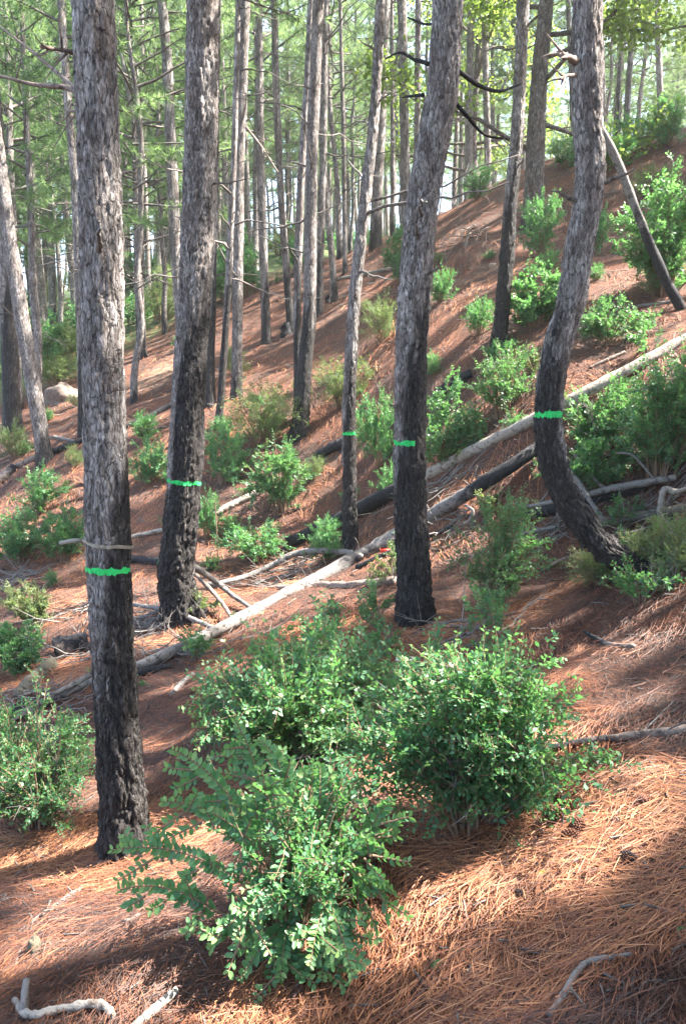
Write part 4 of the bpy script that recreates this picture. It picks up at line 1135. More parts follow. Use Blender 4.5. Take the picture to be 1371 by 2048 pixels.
shrub(885, 935, 125, 155, 'sunlit bush tucked behind the right side of the central pine', dens=1.1, leaf=.04, own=True)
shrub(757, 935, 95, 150, 'green bush between the slim ringed pine and the central pine')
shrub(1003, 830, 130, 135, 'round shaded bush below the foot of the dark slim pine')
shrub(1190, 900, 150, 120, 'bush right behind the curved pine at ring height', own=True, leaf=.035, dens=1.3)
shrub(1320, 955, 220, 250, 'large dark bush at the right edge beyond the curved pine', own=True, leaf=.034, dens=2.0)
shrub(1200, 975, 130, 90, 'low dark bush behind the pile of grey sticks at right', own=True, leaf=.034)
shrub(1068, 655, 120, 110, 'glowing sunlit bush right of the foot of the dark slim pine', own=True, leaf=.05, dens=1.0)
shrub(957, 670, 70, 70, 'small sunlit bush left of the foot of the dark slim pine')
shrub(1325, 590, 190, 210, 'big glowing sunlit bush at the right edge behind the leaning dead stem', own=True, leaf=.05, dens=1.5)
shrub(1215, 690, 110, 85, 'dark low bush right of the curved pine above the pale log')
shrub(1315, 1140, 170, 90, 'feathery broom-like plant at the foot of the curved pine', 'broom_leaf', 'plant', None, leaf=.05, dens=1.2, name='broom_plant', own=True, lw=.14)
shrub(1205, 1165, 130, 60, 'wispy tuft in front of the buried foot of the curved pine', 'broom_leaf', 'plant', None, leaf=.05, dens=.6, name='broom_plant', own=True, lw=.10)
shrub(128, 1122, 110, 105, 'dark bush left of the banded pine at strap height', own=True, leaf=.036)
shrub(38, 1128, 120, 110, 'dark bush at the left edge above the grey twig heap', own=True, leaf=.036, dens=1.2)
shrub(72, 1022, 95, 80, 'small dull bush on the left slope above two darker bushes')
shrub(76, 1255, 95, 90, 'pale yellow-green young bush above the sawn log end', 'broom_leaf', 'shrub', BX, leaf=.035, dens=.8, lw=.4)
shrub(45, 1345, 110, 90, 'young bush left of the sawn log end', leaf=.034, dens=.9)
shrub(297, 968, 85, 90, 'small dark bush between the big banded pine and the half-burnt pine')
shrub(448, 968, 110, 105, 'dull green bush right of the half-burnt pine at ring height')
shrub(415, 1078, 70, 100, 'narrow bush touching the right side of the half-burnt pine')
shrub(522, 892, 150, 125, 'ferny sunlit-edged bush between the half-burnt pine and the twin pine', 'broom_leaf', 'shrub', BX)
shrub(680, 812, 130, 95, 'loose pale bush right of the twin pine foot', 'broom_leaf', 'shrub', BX)
shrub(642, 1092, 80, 55, 'small sprig on the black end of the long pale log')
shrub(772, 992, 60, 60, 'small lit sprig left of the central pine above the black log')
shrub(1190, 512, 85, 85, 'bush behind the curved pine at mid height')
shrub(1085, 512, 90, 110, 'dark bush at the foot of the oak')
shrub(1092, 552, 50, 45, 'tiny bush on the bank below the oak')
shrub(802, 562, 65, 95, 'pale sunlit bush at the left of the central trunk on the upper slope')
shrub(880, 605, 55, 60, 'small dark bush at the right of the central trunk on the upper slope')
shrub(762, 685, 75, 85, 'dark bush between the slim ringed pine and the central pine on the upper slope', 'broom_leaf', 'shrub', BX)
shrub(1215, 340, 90, 55, 'shrub on the ridge right of the curved pine')
shrub(1345, 290, 100, 75, 'dark shrub overhanging the ridge at the top right')
shrub(1270, 300, 80, 60, 'shrub on the ridge crest between thin dark pines')
shrub(1130, 340, 80, 60, 'shrub on the skyline left of the curved pine')
shrub(955, 400, 60, 60, 'sunlit shrub on the skyline right of the central pine')
shrub(290, 882, 60, 55, 'little bush beside a black log between the two big left pines')
shrub(30, 918, 75, 70, 'dry ferny bush at the left edge by the black leaning pine', 'broom_leaf', 'shrub', BX)
shrub(150, 935, 50, 45, 'yellowish small bush left of the big banded pine', 'broom_leaf', 'shrub', BX)
shrub(1300, 395, 90, 60, 'dull bush on the upper right slope under the ridge', 'broom_leaf', 'shrub', BX)
shrub(470, 760, 50, 70, 'narrow bush at the foot of the glaring white trunk', 'broom_leaf', 'shrub', BX)
shrub(425, 1140, 40, 30, 'tiny yellow bush under the curved pale branch')
for i, (px, py, w, h) in enumerate([(320, 640, 120, 70), (265, 650, 90, 60), (85, 735, 150, 90), (140, 720, 90, 70), (30, 750, 90, 80), (60, 690, 110, 70), (115, 770, 120, 60), (500, 590, 110, 90), (450, 600, 80, 70), (560, 510, 90, 60), (640, 500, 100, 80), (700, 490, 80, 60),
                                 (900, 410, 90, 80), (860, 430, 70, 70), (600, 545, 70, 60), (340, 590, 90, 60), (230, 640, 80, 60), (480, 530, 90, 70), (890, 375, 80, 50), (180, 690, 80, 60), (10, 720, 90, 80), (730, 460, 80, 60), (410, 560, 90, 70), (660, 450, 90, 60)]):
    shrub(px, py, w, h, 'green undergrowth shrub ' + [t_ for x_, t_ in GAPS if px >= x_][-1], group='undergrowth shrubs at the back', mat='box_leaf' if i % 3 else 'broom_leaf')
for i in range(70):
    y = rs.uniform(27, 60); x = rs.uniform(-.55, .45) * y
    px, py = px_of(x, y, height(x, y)[0])
    shrub(px, py, rs.uniform(1, 2.6) * FPX / y, rs.uniform(.8, 1.7) * FPX / y, 'far undergrowth shrub ' + [t_ for x_, t_ in GAPS if px >= x_][-1], group='undergrowth shrubs at the back', Y=y, mat='box_leaf' if i % 3 else 'broom_leaf')

# ------------------------------------------------------------------ fallen logs and branches
LG = 'fallen trunks on the slope'; BG = 'dead branches lying on the needles'
def log(name, label, px, w, mat, group, cat='log', lift=.7, char=None, rough=.18, sides=14, n=40, z_extra=None, cut=None, parts=None, straight=False):
    """px: image spots along the axis, w: widths in image pixels; z_extra lifts spots off the ground (metres)"""
    P = np.array([ground_hit(x, y) for x, y in px]); 
    w = np.broadcast_to(np.asarray(w, float), (len(px),)); r = w / 2 * P[:, 1] / FPX
    if z_extra is not None:
        # the pixel row shows the raised axis, so slide the spot along its ray until it stands that high over the ground
        for i, ze in enumerate(z_extra):
            d = ray(*px[i]); q = EYE + d[None, :] * _T[:, None]; dz = q[:, 2] - height(q[:, 0], q[:, 1]) - ze
            k = np.where(dz < 0)[0]
            if len(k): P[i] = q[k[0]]
    else:
        P[:, 2] += r * lift
    if straight:
        # a stiff trunk bridges the small dips of the ground: its distance changes smoothly along its length
        m = 60; k = np.interp(np.linspace(0, 1, m), np.linspace(0, 1, len(px)), np.arange(len(px))); qx = np.interp(k, np.arange(len(px)), [q[0] for q in px])
        cf = np.polyfit([q[0] for q in px], [q[1] for q in px], 2); gh = np.array([ground_hit(x, np.polyval(cf, x)) for x in qx])
        xm, xs = qx.mean(), np.ptp(qx) / 2; dc = np.polyfit((qx - xm) / xs, 1 / gh[:, 1], 4); inv = np.polyval(dc, (qx - xm) / xs)
        for it in range(60):
            P = np.array([at(x, np.polyval(cf, x), 1 / v) for x, v in zip(qx, inv)])
            r = np.interp(np.linspace(0, 1, m), np.linspace(0, 1, len(w)), w) / 2 * P[:, 1] / FPX
            if np.percentile(P[:, 2] - height(P[:, 0], P[:, 1]) - .15 * r, 7) > 0: break
            inv = inv * 1.004
    Q = catmull(P, n); rr = np.interp(np.linspace(0, 1, n), np.linspace(0, 1, len(r)), r)
    if z_extra is None and not straight:
        g = height(Q[:, 0], Q[:, 1]); Q[:, 2] = np.maximum(Q[:, 2], g + rr * .25)
    ch = np.zeros(n) if char is None else np.interp(np.linspace(0, 1, n), np.linspace(0, 1, len(char)), char)
    V, q, t = tube(Q, rr, sides, rough, int(px[0][0]))
    vn = fbm(V * 22, 2, 5); rad = np.concatenate([np.repeat(rr, sides), [0, 0]]); ctr = np.concatenate([np.repeat(Q, sides, 0), Q[:1], Q[-1:]])
    V = V + (V - ctr) * (0.16 * vn)[:, None]
    a = Acc(); a.add(V - Q[0], q, t, np.concatenate([np.repeat(ch, sides), [ch[0], ch[-1]]]))
    me = a.mesh(name, [M[mat], M['cut_wood']])
    mi = np.zeros(len(me.polygons), np.int32)
    if cut: mi[len(q):] = 1
    me.polygons.foreach_set('material_index', mi)
    o = obj(name, me, None, Vector(Q[0])); tag(o, label, cat, group)
    return o, Q, rr

def stubs(o, Q, rr, k, seed, L=(.08, .35), r=.010):
    g = np.random.RandomState(seed)
    for j in range(k):
        i = g.randint(2, len(Q) - 2); d = nrm(g.normal(0, 1, 3) * [1, 1, .6] + [0, 0, .5]); l = g.uniform(*L)
        u = np.linspace(0, 1, 6)[:, None]; P = Q[i] + d * l * u + g.normal(0, .12, 3) * l * u ** 2
        V, q, t = tube(P, np.linspace(r * g.uniform(.6, 1.1), r * .25, 6), 5, .2, j)
        a = Acc(); a.add(V - Q[0], q, t); obj('branch_stub', a.mesh('branch_stub', [M['dead_wood']]), o)

o, Q, rr = log('fallen_log', 'long straight grey fallen trunk running from the banded pine up past the central pine', [(262, 1340), (370, 1288), (470, 1240), (560, 1203), (640, 1160), (715, 1112), (790, 1072), (900, 1008), (1000, 942), (1095, 885)], [20, 25, 27, 29, 30, 30, 29, 29, 28, 26], 'dead_wood', LG, char=[0, 0, 0, 0, .1, .1, .7, .1, .15, .6, .95, .5], straight=True, n=70)
stubs(o, Q, rr, 12, 3)
o, Q, rr = log('fallen_log', 'long pale debarked trunk with a black lower end, crossing behind the curved pine', [(578, 1085), (690, 1035), (800, 982), (850, 947), (960, 892), (1070, 838), (1150, 795), (1250, 742), (1371, 678), (1480, 615)], [26, 30, 32, 26, 26, 25, 24, 22, 20, 18], 'pale_wood', LG, char=[1.3, 1.3, 1.2, .05, .0, .05, 0, 0, 0, 0], straight=True, n=70)
stubs(o, Q, rr, 7, 4, (.06, .25), .008)
log('fallen_log', 'short black charred log above the pale trunk, right of the central pine', [(868, 800), (900, 780), (942, 752)], [22, 22, 20], 'dead_wood', LG, char=[1.3, 1.3, 1.1])
log('fallen_log', 'black charred log piece left of the slim ringed pine', [(632, 922), (660, 905), (695, 888)], [20, 22, 22], 'dead_wood', LG, char=[1.2, 1.2, 1.2])
o, Q, rr = log('fallen_log', 'grey pole on top of the stick pile right of the curved pine', [(1038, 1016), (1095, 1006), (1160, 992), (1250, 972), (1350, 955)], [8, 10, 13, 15, 12], 'dead_wood', LG, z_extra=[.05, .1, .16, .18, .15]); stubs(o, Q, rr, 5, 8, (.2, .6), .008)
log('fallen_log', 'black burnt log under the grey pole right of the curved pine', [(1005, 1052), (1090, 1030), (1180, 1008), (1290, 980)], [17, 22, 22, 18], 'dead_wood', LG, char=[1.3, 1.1, 1.3, 1.2])
o, Q, rr = log('fallen_log', 'greenish mossy log reaching the right edge beside the curved pine', [(1195, 1048), (1270, 1034), (1330, 1026), (1400, 1014)], [22, 22, 20, 20], 'moss_wood', LG, z_extra=[.05, .06, .07, .08]); stubs(o, Q, rr, 4, 12, (.12, .3), .010)
o, Q, rr = log('fallen_branch', 'dark lichen-spotted branch entering from the right edge behind the large round box bush', [(1100, 1502), (1180, 1490), (1260, 1480), (1330, 1472), (1420, 1462)], [16, 20, 21, 22, 24], 'brown_wood', BG, 'branch', char=[1.0, .5, .4, .35, .3]); stubs(o, Q, rr, 4, 6, (.08, .3), .005)
log('fallen_log', 'short thick log showing its round sawn end left of the banded pine', [(112, 1297), (138, 1290), (172, 1284)], [42, 42, 40], 'brown_wood', LG, char=[.55, .5, .4], cut=True, z_extra=[.085, .08, .07], sides=18, n=16)
log('fallen_log', 'dark short log wedged between the banded pine and the half-burnt pine', [(238, 1120), (285, 1126), (340, 1134)], [15, 18, 18], 'brown_wood', LG, char=[.8, .6, .8])
log('fallen_branch', 'pale thin pole leaning behind the banded pine at paint height', [(235, 1082), (285, 1072), (332, 1062)], [8, 9, 10], 'pale_wood', BG, 'branch')
o, Q, rr = log('fallen_branch', 'arched pale branch lying over the long grey trunk below the slim ringed pine', [(410, 1172), (470, 1160), (530, 1138), (590, 1108), (640, 1102), (690, 1104), (722, 1112)], [11, 12, 12, 13, 12, 11, 10], 'dead_wood', BG, 'branch', z_extra=[.03, .05, .08, .16, .17, .12, .06]); stubs(o, Q, rr, 8, 15, (.06, .35), .006)
o, Q, rr = log('fallen_branch', 'pale bent branch leaning out from the foot of the half-burnt pine', [(358, 1124), (385, 1132), (430, 1162), (470, 1194), (506, 1218)], [9, 10, 10, 9, 7], 'dead_wood', BG, 'branch', z_extra=[.42, .38, .22, .10, .04]); stubs(o, Q, rr, 3, 16, (.06, .2), .005)
o, Q, rr = log('fallen_branch', 'grey branch with fine twigs crossing in front of the foot of the half-burnt pine', [(262, 1208), (320, 1218), (370, 1232), (430, 1258)], [8, 9, 10, 9], 'dead_wood', BG, 'branch', z_extra=[.12, .11, .08, .04]); stubs(o, Q, rr, 9, 17, (.15, .5), .005)
log('fallen_branch', 'dark bent branch slanting down to the long grey trunk right of the half-burnt pine', [(392, 1150), (420, 1178), (448, 1212), (470, 1248)], [7, 8, 8, 7], 'brown_wood', BG, 'branch', z_extra=[.25, .2, .12, .05])
o, Q, rr = log('fallen_branch', 'pale log section behind the half-burnt pine, aimed at the bright bush', [(425, 1034), (470, 1012), (522, 986)], [13, 15, 14], 'pale_wood', LG, 'log')
log('fallen_log', 'thin dark pole on the left slope running up to the big banded pine', [(10, 950), (70, 920), (120, 902), (172, 884)], [10, 12, 13, 13], 'brown_wood', LG, char=[.6, .4, .6, .8])
log('fallen_log', 'reddish broken log end at the left edge', [(-30, 985), (0, 966), (30, 940)], [20, 20, 17], 'brown_wood', LG, char=[0, .2, .7])
log('fallen_branch', 'short grey stick beside the sunlit left pine', [(92, 878), (120, 879), (150, 885)], [6, 7, 6], 'dead_wood', BG, 'branch')
log('fallen_branch', 'grey stick between the two dark bushes left of the banded pine', [(58, 1078), (80, 1064), (104, 1046)], [10, 11, 11], 'dead_wood', BG, 'branch')
log('fallen_log', 'black pole on the slope between the two big left pines', [(246, 858), (290, 842), (342, 815)], [10, 12, 13], 'brown_wood', LG, char=[1.1, 1, 1.1])
log('fallen_log', 'brown log half sunk in needles left of the foot of the central pine', [(540, 1178), (620, 1176), (700, 1174), (790, 1165)], [10, 14, 18, 20], 'brown_wood', LG, lift=.35)
log('fallen_log', 'dark branchy pole under the long grey trunk beside the central pine', [(712, 1138), (760, 1118), (830, 1090), (905, 1058)], [10, 12, 13, 11], 'brown_wood', LG, char=[.8, .9, .9, .9])
log('fallen_branch', 'pale forked driftwood-like stick at the bottom right', [(1096, 2032), (1128, 1985), (1152, 1945), (1180, 1922), (1262, 1908)], [13, 15, 15, 12, 9], 'dead_wood', BG, 'branch', z_extra=[.02, .025, .03, .03, .015])
o, Q, rr = log('fallen_branch', 'bone-pale elbow-shaped branch at the bottom left corner', [(30, 2000), (48, 2024), (70, 2030), (130, 2016), (200, 2008), (232, 2040)], [12, 17, 18, 15, 19, 15], 'pale_wood', BG, 'branch', z_extra=[.02, .03, .03, .035, .035, .015], n=50, rough=.4)
V, q, t = tube(catmull(np.array([Q[14], Q[14] + [-.012, .04, .03], Q[14] + [-.02, .075, .05]]), 8), np.linspace(.013, .010, 8), 9, .15, 2); a = Acc(); a.add(V - Q[0], q, t); obj('branch_stub', a.mesh('branch_stub', [M['dead_wood']]), o)
o, Q, rr = log('fallen_branch', 'split stick with an orange torn end at the bottom edge below the nearest bush', [(262, 2060), (300, 2026), (352, 1982)], [20, 22, 18], 'pale_wood', BG, 'branch', z_extra=[.02, .03, .03])
log('fallen_branch', 'grey half-buried stick on the lower left needles', [(38, 1868), (80, 1838), (130, 1803), (165, 1776)], [10, 14, 14, 9], 'dead_wood', BG, 'branch', lift=.5)
log('fallen_branch', 'small dark forked stick on the right needles below the curved pine', [(1166, 1262), (1190, 1276), (1218, 1288), (1268, 1292)], [7, 10, 9, 9], 'brown_wood', BG, 'branch', char=[.6, .8, .3, .1], z_extra=[.03, .03, .02, .02])
log('fallen_branch', 'pale barkless stick lying in the needles right of the banded pine', [(343, 1394), (360, 1376), (386, 1352)], [12, 14, 11], 'dead_wood', BG, 'branch')
log('fallen_log', 'flaky charred log chunk right of the foot of the banded pine', [(268, 1356), (305, 1346), (345, 1334)], [16, 18, 12], 'dead_wood', LG, char=[.9, .8, .8])
log('fallen_log', 'thin pale log lying across the upper slope right of the twin pine', [(676, 560), (720, 552), (784, 540)], [6, 7, 7], 'pale_wood', LG)
log('fallen_branch', 'thin pale pole by the foot of the leaning dead stem', [(1255, 617), (1300, 612), (1352, 605)], [6, 7, 7], 'dead_wood', BG, 'branch')
log('fallen_branch', 'dark crooked stick above the pale trunk right of the curved pine', [(1178, 738), (1210, 724), (1248, 706)], [6, 8, 6], 'brown_wood', BG, 'branch')
log('fallen_log', 'grey pole at the left edge behind the light green bush', [(-20, 1462), (50, 1424), (110, 1396), (205, 1352)], [14, 15, 14, 13], 'dead_wood', LG, z_extra=[.05, .06, .07, .07])
log('fallen_log', 'thinner grey pole above another one left of the banded pine', [(95, 1394), (145, 1370), (196, 1342)], [10, 11, 11], 'dead_wood', LG, z_extra=[.12, .12, .1])
log('fallen_log', 'pale mossy log stub left of the banded pine under the sawn log end', [(40, 1400), (70, 1368), (105, 1338)], [26, 32, 30], 'moss_wood', LG, char=[.3, .1, 0])
log('fallen_log', 'charred chunk beneath the grey poles at the left edge', [(10, 1436), (40, 1424), (72, 1412)], [20, 24, 16], 'dead_wood', LG, char=[1, 1, .9])
log('fallen_branch', 'thin stick rising from the pile right behind the curved pine', [(1140, 898), (1165, 930), (1190, 962), (1216, 982)], [6, 6, 7, 7], 'dead_wood', BG, 'branch', z_extra=[.45, .35, .24, .14])
log('fallen_branch', 'knobbly pale branch leaning on the right side of the bend of the curved pine', [(1142, 950), (1158, 968), (1180, 1004), (1206, 1040)], [10, 10, 9, 10], 'dead_wood', BG, 'branch', z_extra=[.42, .36, .22, .08])
log('fallen_branch', 'arched twig over the dark bush right of the curved pine', [(1206, 912), (1240, 906), (1268, 914), (1305, 956)], [5, 5, 5, 5], 'dead_wood', BG, 'branch', z_extra=[.4, .42, .38, .18])
log('fallen_branch', 'broken upright branch fork at the right edge above the mossy log', [(1318, 1030), (1322, 1000), (1328, 978), (1350, 984), (1385, 974)], [14, 12, 9, 8, 8], 'pale_wood', BG, 'branch', z_extra=[.05, .18, .26, .22, .25])
log('fallen_branch', 'grey stick left of the bend of the curved pine', [(1010, 1078), (1060, 1064), (1118, 1054)], [7, 8, 8], 'dead_wood', BG, 'branch', z_extra=[.03, .04, .04])
log('fallen_branch', 'long stick on the needles below the bend of the curved pine', [(1080, 1145), (1120, 1124), (1168, 1108)], [6, 8, 8], 'brown_wood', BG, 'branch')
log('fallen_branch', 'crooked pale twig on the needles right of the narrow box bush', [(930, 1010), (945, 1022), (938, 1040), (925, 1048)], [5, 6, 6, 5], 'dead_wood', BG, 'branch', z_extra=[.25, .22, .14, .1])

# grey twig heaps: each a tangle of thin dead branches
def tangle(label, px, py, wpx, n, seed, hgt=.25, Lm=.55):
    p = ground_hit(px, py); W = wpx * p[1] / FPX / 2; g = np.random.RandomState(seed); a = Acc()
    for k in range(n):
        b = p + np.array([g.normal(0, W * .55), g.normal(0, W * .5), 0]); az = g.normal(0, .7) + g.choice([0, PI]); l = Lm * g.uniform(.4, 1.3)
        d = np.array([math.cos(az), math.sin(az) * .6, g.uniform(-.1, .45)]); u = np.linspace(0, 1, 7)[:, None]
        P = b + d * l * u + np.array([0, 0, g.uniform(-.5, .3)]) * l * u ** 2 + np.cumsum(g.normal(0, .012, (7, 3)), 0)
        P[:, 2] = np.maximum(height(P[:, 0], P[:, 1]) + .004 + hgt * g.uniform(0, .25), P[:, 2] - p[2] + height(P[:, 0], P[:, 1]) * .5 + p[2] * .5)
        V, q, t = tube(P, np.linspace(g.uniform(.004, .0095), .002, 7), 4); a.add(V - p, q, None, 0.0)
        for m in range(3):
            i = g.randint(2, 6); Q = P[i] + nrm(nrm(P[i] - P[i - 1]) + g.normal(0, .7, 3)) * l * .35 * np.linspace(0, 1, 4)[:, None]
            V, q, t = tube(Q, np.linspace(.0032, .0015, 4), 3); a.add(V - p, q)
    o = obj('twig_tangle', a.mesh('twig_tangle', [M['dead_wood']]), None, Vector(p)); tag(o, label, 'dead twigs', 'tangles of dead twigs')
tangle('grey twig heap at the left edge below the two dark bushes', 25, 1165, 99, 41, 1)
tangle('twig tangle at the foot of the half-burnt pine on its left', 310, 1240, 143, 48, 2)
tangle('twig tangle along the long grey trunk near the banded pine', 340, 1310, 143, 38, 3, .2)
tangle('twig tangle around the sawn log end', 160, 1310, 154, 41, 4, .2)
tangle('twig tangle over the grey poles at the left edge', 70, 1410, 165, 38, 5, .25)
tangle('sun-bleached twigs beside the pale young bush', 150, 1225, 88, 19, 6, .12)
tangle('twig tangle above the long grey trunk under the arched pale branch', 580, 1150, 176, 38, 7, .15)
tangle('twig tangle left of the bend of the curved pine', 1070, 1075, 132, 35, 8, .15)
tangle('twigs on the pile at the right edge', 1330, 1010, 121, 28, 9, .2)
tangle('fine twigs beside the central pine on its right', 900, 1060, 99, 22, 10, .15)
tangle('dry twigs below the narrow box bush', 960, 1255, 121, 19, 11, .08)
tangle('dry twigs on the upper bank below the oak', 1120, 420, 132, 22, 12, .15, .8)
tangle('twigs on the slope under the pale trunk', 900, 960, 132, 19, 13, .1)

# exposed roots on the eroded bank
g = np.random.RandomState(4); p0 = ground_hit(945, 470); a = Acc()
for k in range(9):
    b = ground_hit(935 + k * 5 + g.uniform(-9, 9), 462 + g.uniform(-10, 14)) + [0, 0, .02]; e = ground_hit(895 + k * 7 + g.uniform(-25, 25), 515 + g.uniform(-25, 40)) + [0, -.05, .0]
    m = (b + e) / 2 + [g.uniform(-.35, .1), -.2, g.uniform(.08, .3)]
    V, q, t = tube(catmull(np.array([b, m, e]), 12), np.linspace(.014, .004, 12), 5, .2, k); a.add(V - p0, q)
tag(obj('tree_root', a.mesh('tree_root', [M['brown_wood']]), None, Vector(p0)), 'bare arching roots hanging out of the eroded bank left of the dark slim pine', 'roots')

# ------------------------------------------------------------------ mounds, stump, cut block, cones, small plants
def blob(name, label, cat, px, py, wpx, hpx, mat, seed, group=None, amp=.25, sink=.25):
    p = ground_hit(px, py); W = wpx * p[1] / FPX / 2; H = hpx * p[1] / FPX
    nu, nv = 28, 18; th = np.arange(nu) * 2 * PI / nu; ph = np.linspace(.02, PI * .62, nv)
    D = np.stack([np.sin(ph)[:, None] * np.cos(th), np.sin(ph)[:, None] * np.sin(th), np.cos(ph)[:, None] + 0 * th], -1).reshape(-1, 3)
    D = D * (1 + amp * fbm(D * 1.8, 3, seed))[:, None] * [W, W, H] + [0, 0, -H * sink * .3]
    me = make_mesh(name, D, grid_faces(nv, nu)[:, ::-1], [M[mat]], {'tint': np.zeros(len(D))}, True)
    o = obj(name, me, None, Vector(p)); tag(o, label, cat, group); return o
blob('mossy_boulder', 'rounded straw-covered boulder on the left slope behind the sunlit pine', 'boulder', 128, 800, 74, 30, 'brown_wood', 2, None, .45)
blob('rock', 'pale rock in the eroded bank below the bare roots', 'rock', 985, 535, 22, 10, 'rock', 7)
def stump(label, px, py, wpx, hpx, seed):
    p = ground_hit(px, py); W = wpx * p[1] / FPX / 2; H = hpx * p[1] / FPX
    g = np.random.RandomState(seed); n = 8; P = np.stack([np.zeros(n), np.zeros(n), np.linspace(-.1, H, n)], 1)
    V, q, t = tube(P, W * .62 * (1 + .9 * np.exp(-np.linspace(0, 3, n))), 16, .45, seed); top = V[:, 2] > H * .9; V[top, 2] += g.uniform(-.35, .15, top.sum()) * H; V[:, 2] += .12 * H * V[:, 0] / W
    a = Acc(); a.add(V, q, t, .75); me = a.mesh('stump', [M['brown_wood'], M['cut_wood']]); 
    tag(obj('tree_stump', me, None, Vector(p)), label, 'stump')
stump('broken brown stump beside the slim pine with blackened foot', 572, 672, 28, 26, 3)
stump('small cut stub at the foot of the thin leaning pine on the upper slope', 655, 606, 14, 14, 4)

p = ground_hit(812, 1334); rt = empty('wood_block', Vector(p)); tag(rt, 'small wood block with a white top lying above the large round box bush', 'wood block')
u = p[1] / FPX
def chunk(name, c, sx, sy, sz, mat, rot):
    V = np.array([[x, y, z] for x in (-1, 1) for y in (-1, 1) for z in (-1, 1)], float) * [sx / 2, sy / 2, sz / 2]; V += np.random.RandomState(3).normal(0, sx * .03, V.shape)
    V = V @ np.array(Matrix.Rotation(rot, 3, 'Z')).T + c
    obj(name, make_mesh(name, V, np.array([[0, 1, 3, 2], [4, 6, 7, 5], [0, 4, 5, 1], [2, 3, 7, 6], [0, 2, 6, 4], [1, 5, 7, 3]]), [M[mat]], {'tint': np.zeros(8)}), rt)
chunk('body', [0, 0, 6 * u], 36 * u, 26 * u, 15 * u, 'brown_wood', -.25); chunk('white_face', [0, 0, 16 * u], 37 * u, 27 * u, 5 * u, 'white_wood', -.25)

def cone_mesh(mat, seed):
    g = np.random.RandomState(seed); V = []; T = []
    for i in range(90):
        f = (i + .5) / 90; z = f * .075; r = .021 * math.sin(PI * (.12 + .85 * f)) ** .8 + .002; az = i * 2.399
        o = np.array([math.cos(az), math.sin(az), 0]); s = np.array([-math.sin(az), math.cos(az), 0]); w = .008; up = np.array([0, 0, 1])
        k = len(V); c = o * r * .45 + up * z
        V += [c - s * w * .5, c + s * w * .5, o * r * 1.12 + up * (z + .007) + s * w * .7, o * r * 1.12 + up * (z + .007) - s * w * .7, o * r * 1.0 + up * (z - .002)]
        T += [[k, k + 1, k + 2], [k, k + 2, k + 3], [k + 3, k + 2, k + 4], [k + 1, k + 4, k + 2], [k, k + 3, k + 4], [k, k + 4, k + 1]]
    return make_mesh('pine_cone', V, np.array(T), [M[mat]])
CONE, DCONE = cone_mesh('cone', 1), cone_mesh('dark_cone', 2)
for px, py, me, lab, s in [(1112, 1603, CONE, 'topmost dark pine cone right of the large round box bush', 1.0), (1130, 1636, CONE, 'reddish pine cone leaning in the cluster right of the large round box bush', 1.15), (1155, 1648, CONE, 'pine cone at the right end of the cluster beside the large round box bush', 1.05),
                        (1122, 1676, CONE, 'lowest pine cone of the cluster, half buried in needles', .95), (1238, 1718, DCONE, 'small blackened pine cone alone on the sunlit needles at right', .7), (1288, 1612, CONE, 'lone pine cone on the right needles near the right edge', .7), (1030, 1790, DCONE, 'black cone fragment on the brightest needle patch', .5), (690, 1806, CONE, 'brown pine cone under the right side of the nearest bush', .8)]:
    q = ground_hit(px, py); o = obj('pine_cone', me, None, Vector(q + [0, 0, .018])); o.rotation_euler = (R(80) , px * .7, px * 1.3); o.scale = (s,) * 3; tag(o, lab, 'pine cone', 'pine cones on the ground')
# mossy knot and pale twig at lower left
blob('bark_knot', 'mossy cone-like wood knot on the lower left needles', 'wood knot', 70, 1905, 30, 40, 'moss_wood', 9, None, .35)
log('fallen_branch', 'small white twig touching the mossy knot at lower left', [(86, 1892), (108, 1892), (140, 1880)], [9, 8, 7], 'pale_wood', BG, 'branch')
log('fallen_branch', 'short broken stick poking from under the left side of the nearest bush', [(240, 1846), (258, 1846), (282, 1832)], [12, 12, 10], 'brown_wood', BG, 'branch', char=[.8, .3, 0])

# thin reddish measuring stake and red peg
P = path3d([(436, 1142), (434, 1080), (431, 1010)]); a = Acc(); V, q, t = tube(P, .006, 6); a.add(V - P[0], q, t)
tag(obj('dry_stalk', a.mesh('dry_stalk', [M['stem']]), None, Vector(P[0])), 'thin straight reddish stalk standing between the half-burnt pine and the arched branch', 'stalk')
q = ground_hit(772, 1108); a = Acc(); V, f, t = tube(np.array([[-.06, 0, .03], [0, 0, .035], [.06, .01, .03]]), [.018, .02, .016], 8); a.add(V, f, t)
tag(obj('red_tag', a.mesh('red_tag', [M['red']]), None, Vector(q)), 'small bright red object under the long grey trunk left of the central pine', 'red marker')

def sprig(name, label, cat, px, py, leaves, mat, L, stem_h, group=None):
    """few-leaved plant: every leaf is a part"""
    p = ground_hit(px, py); root = empty(name, Vector(p)); tag(root, label, cat, group); u = p[1] / FPX
    g = np.random.RandomState(int(px)); a = Acc()
    for (dx, dy) in leaves:
        tip = np.array([dx * u, g.uniform(-.05, .08), -dy * u + .02]); P = catmull(np.array([[0, 0, -.01], tip * .5 + [0, 0, .02], tip]), 6); V, q, t = tube(P, [.002] * 6, 4); a.add(V, q)
        V, Q, tt = leafcard(np.zeros((1, 3)), np.array([[np.sign(dx + .01), g.uniform(-.6, .2), g.uniform(-.2, .2)]]), np.array([[g.uniform(-.3, .3), -.7, .8]]), L, L * .72, np.array([g.uniform(0, 1)]), .1)
        obj('leaf', make_mesh('leaf', V, Q, [M[mat]], {'tint': tt}), root, Vector(tip))
    obj('stem', a.mesh('stem', [M['stem']]), root)
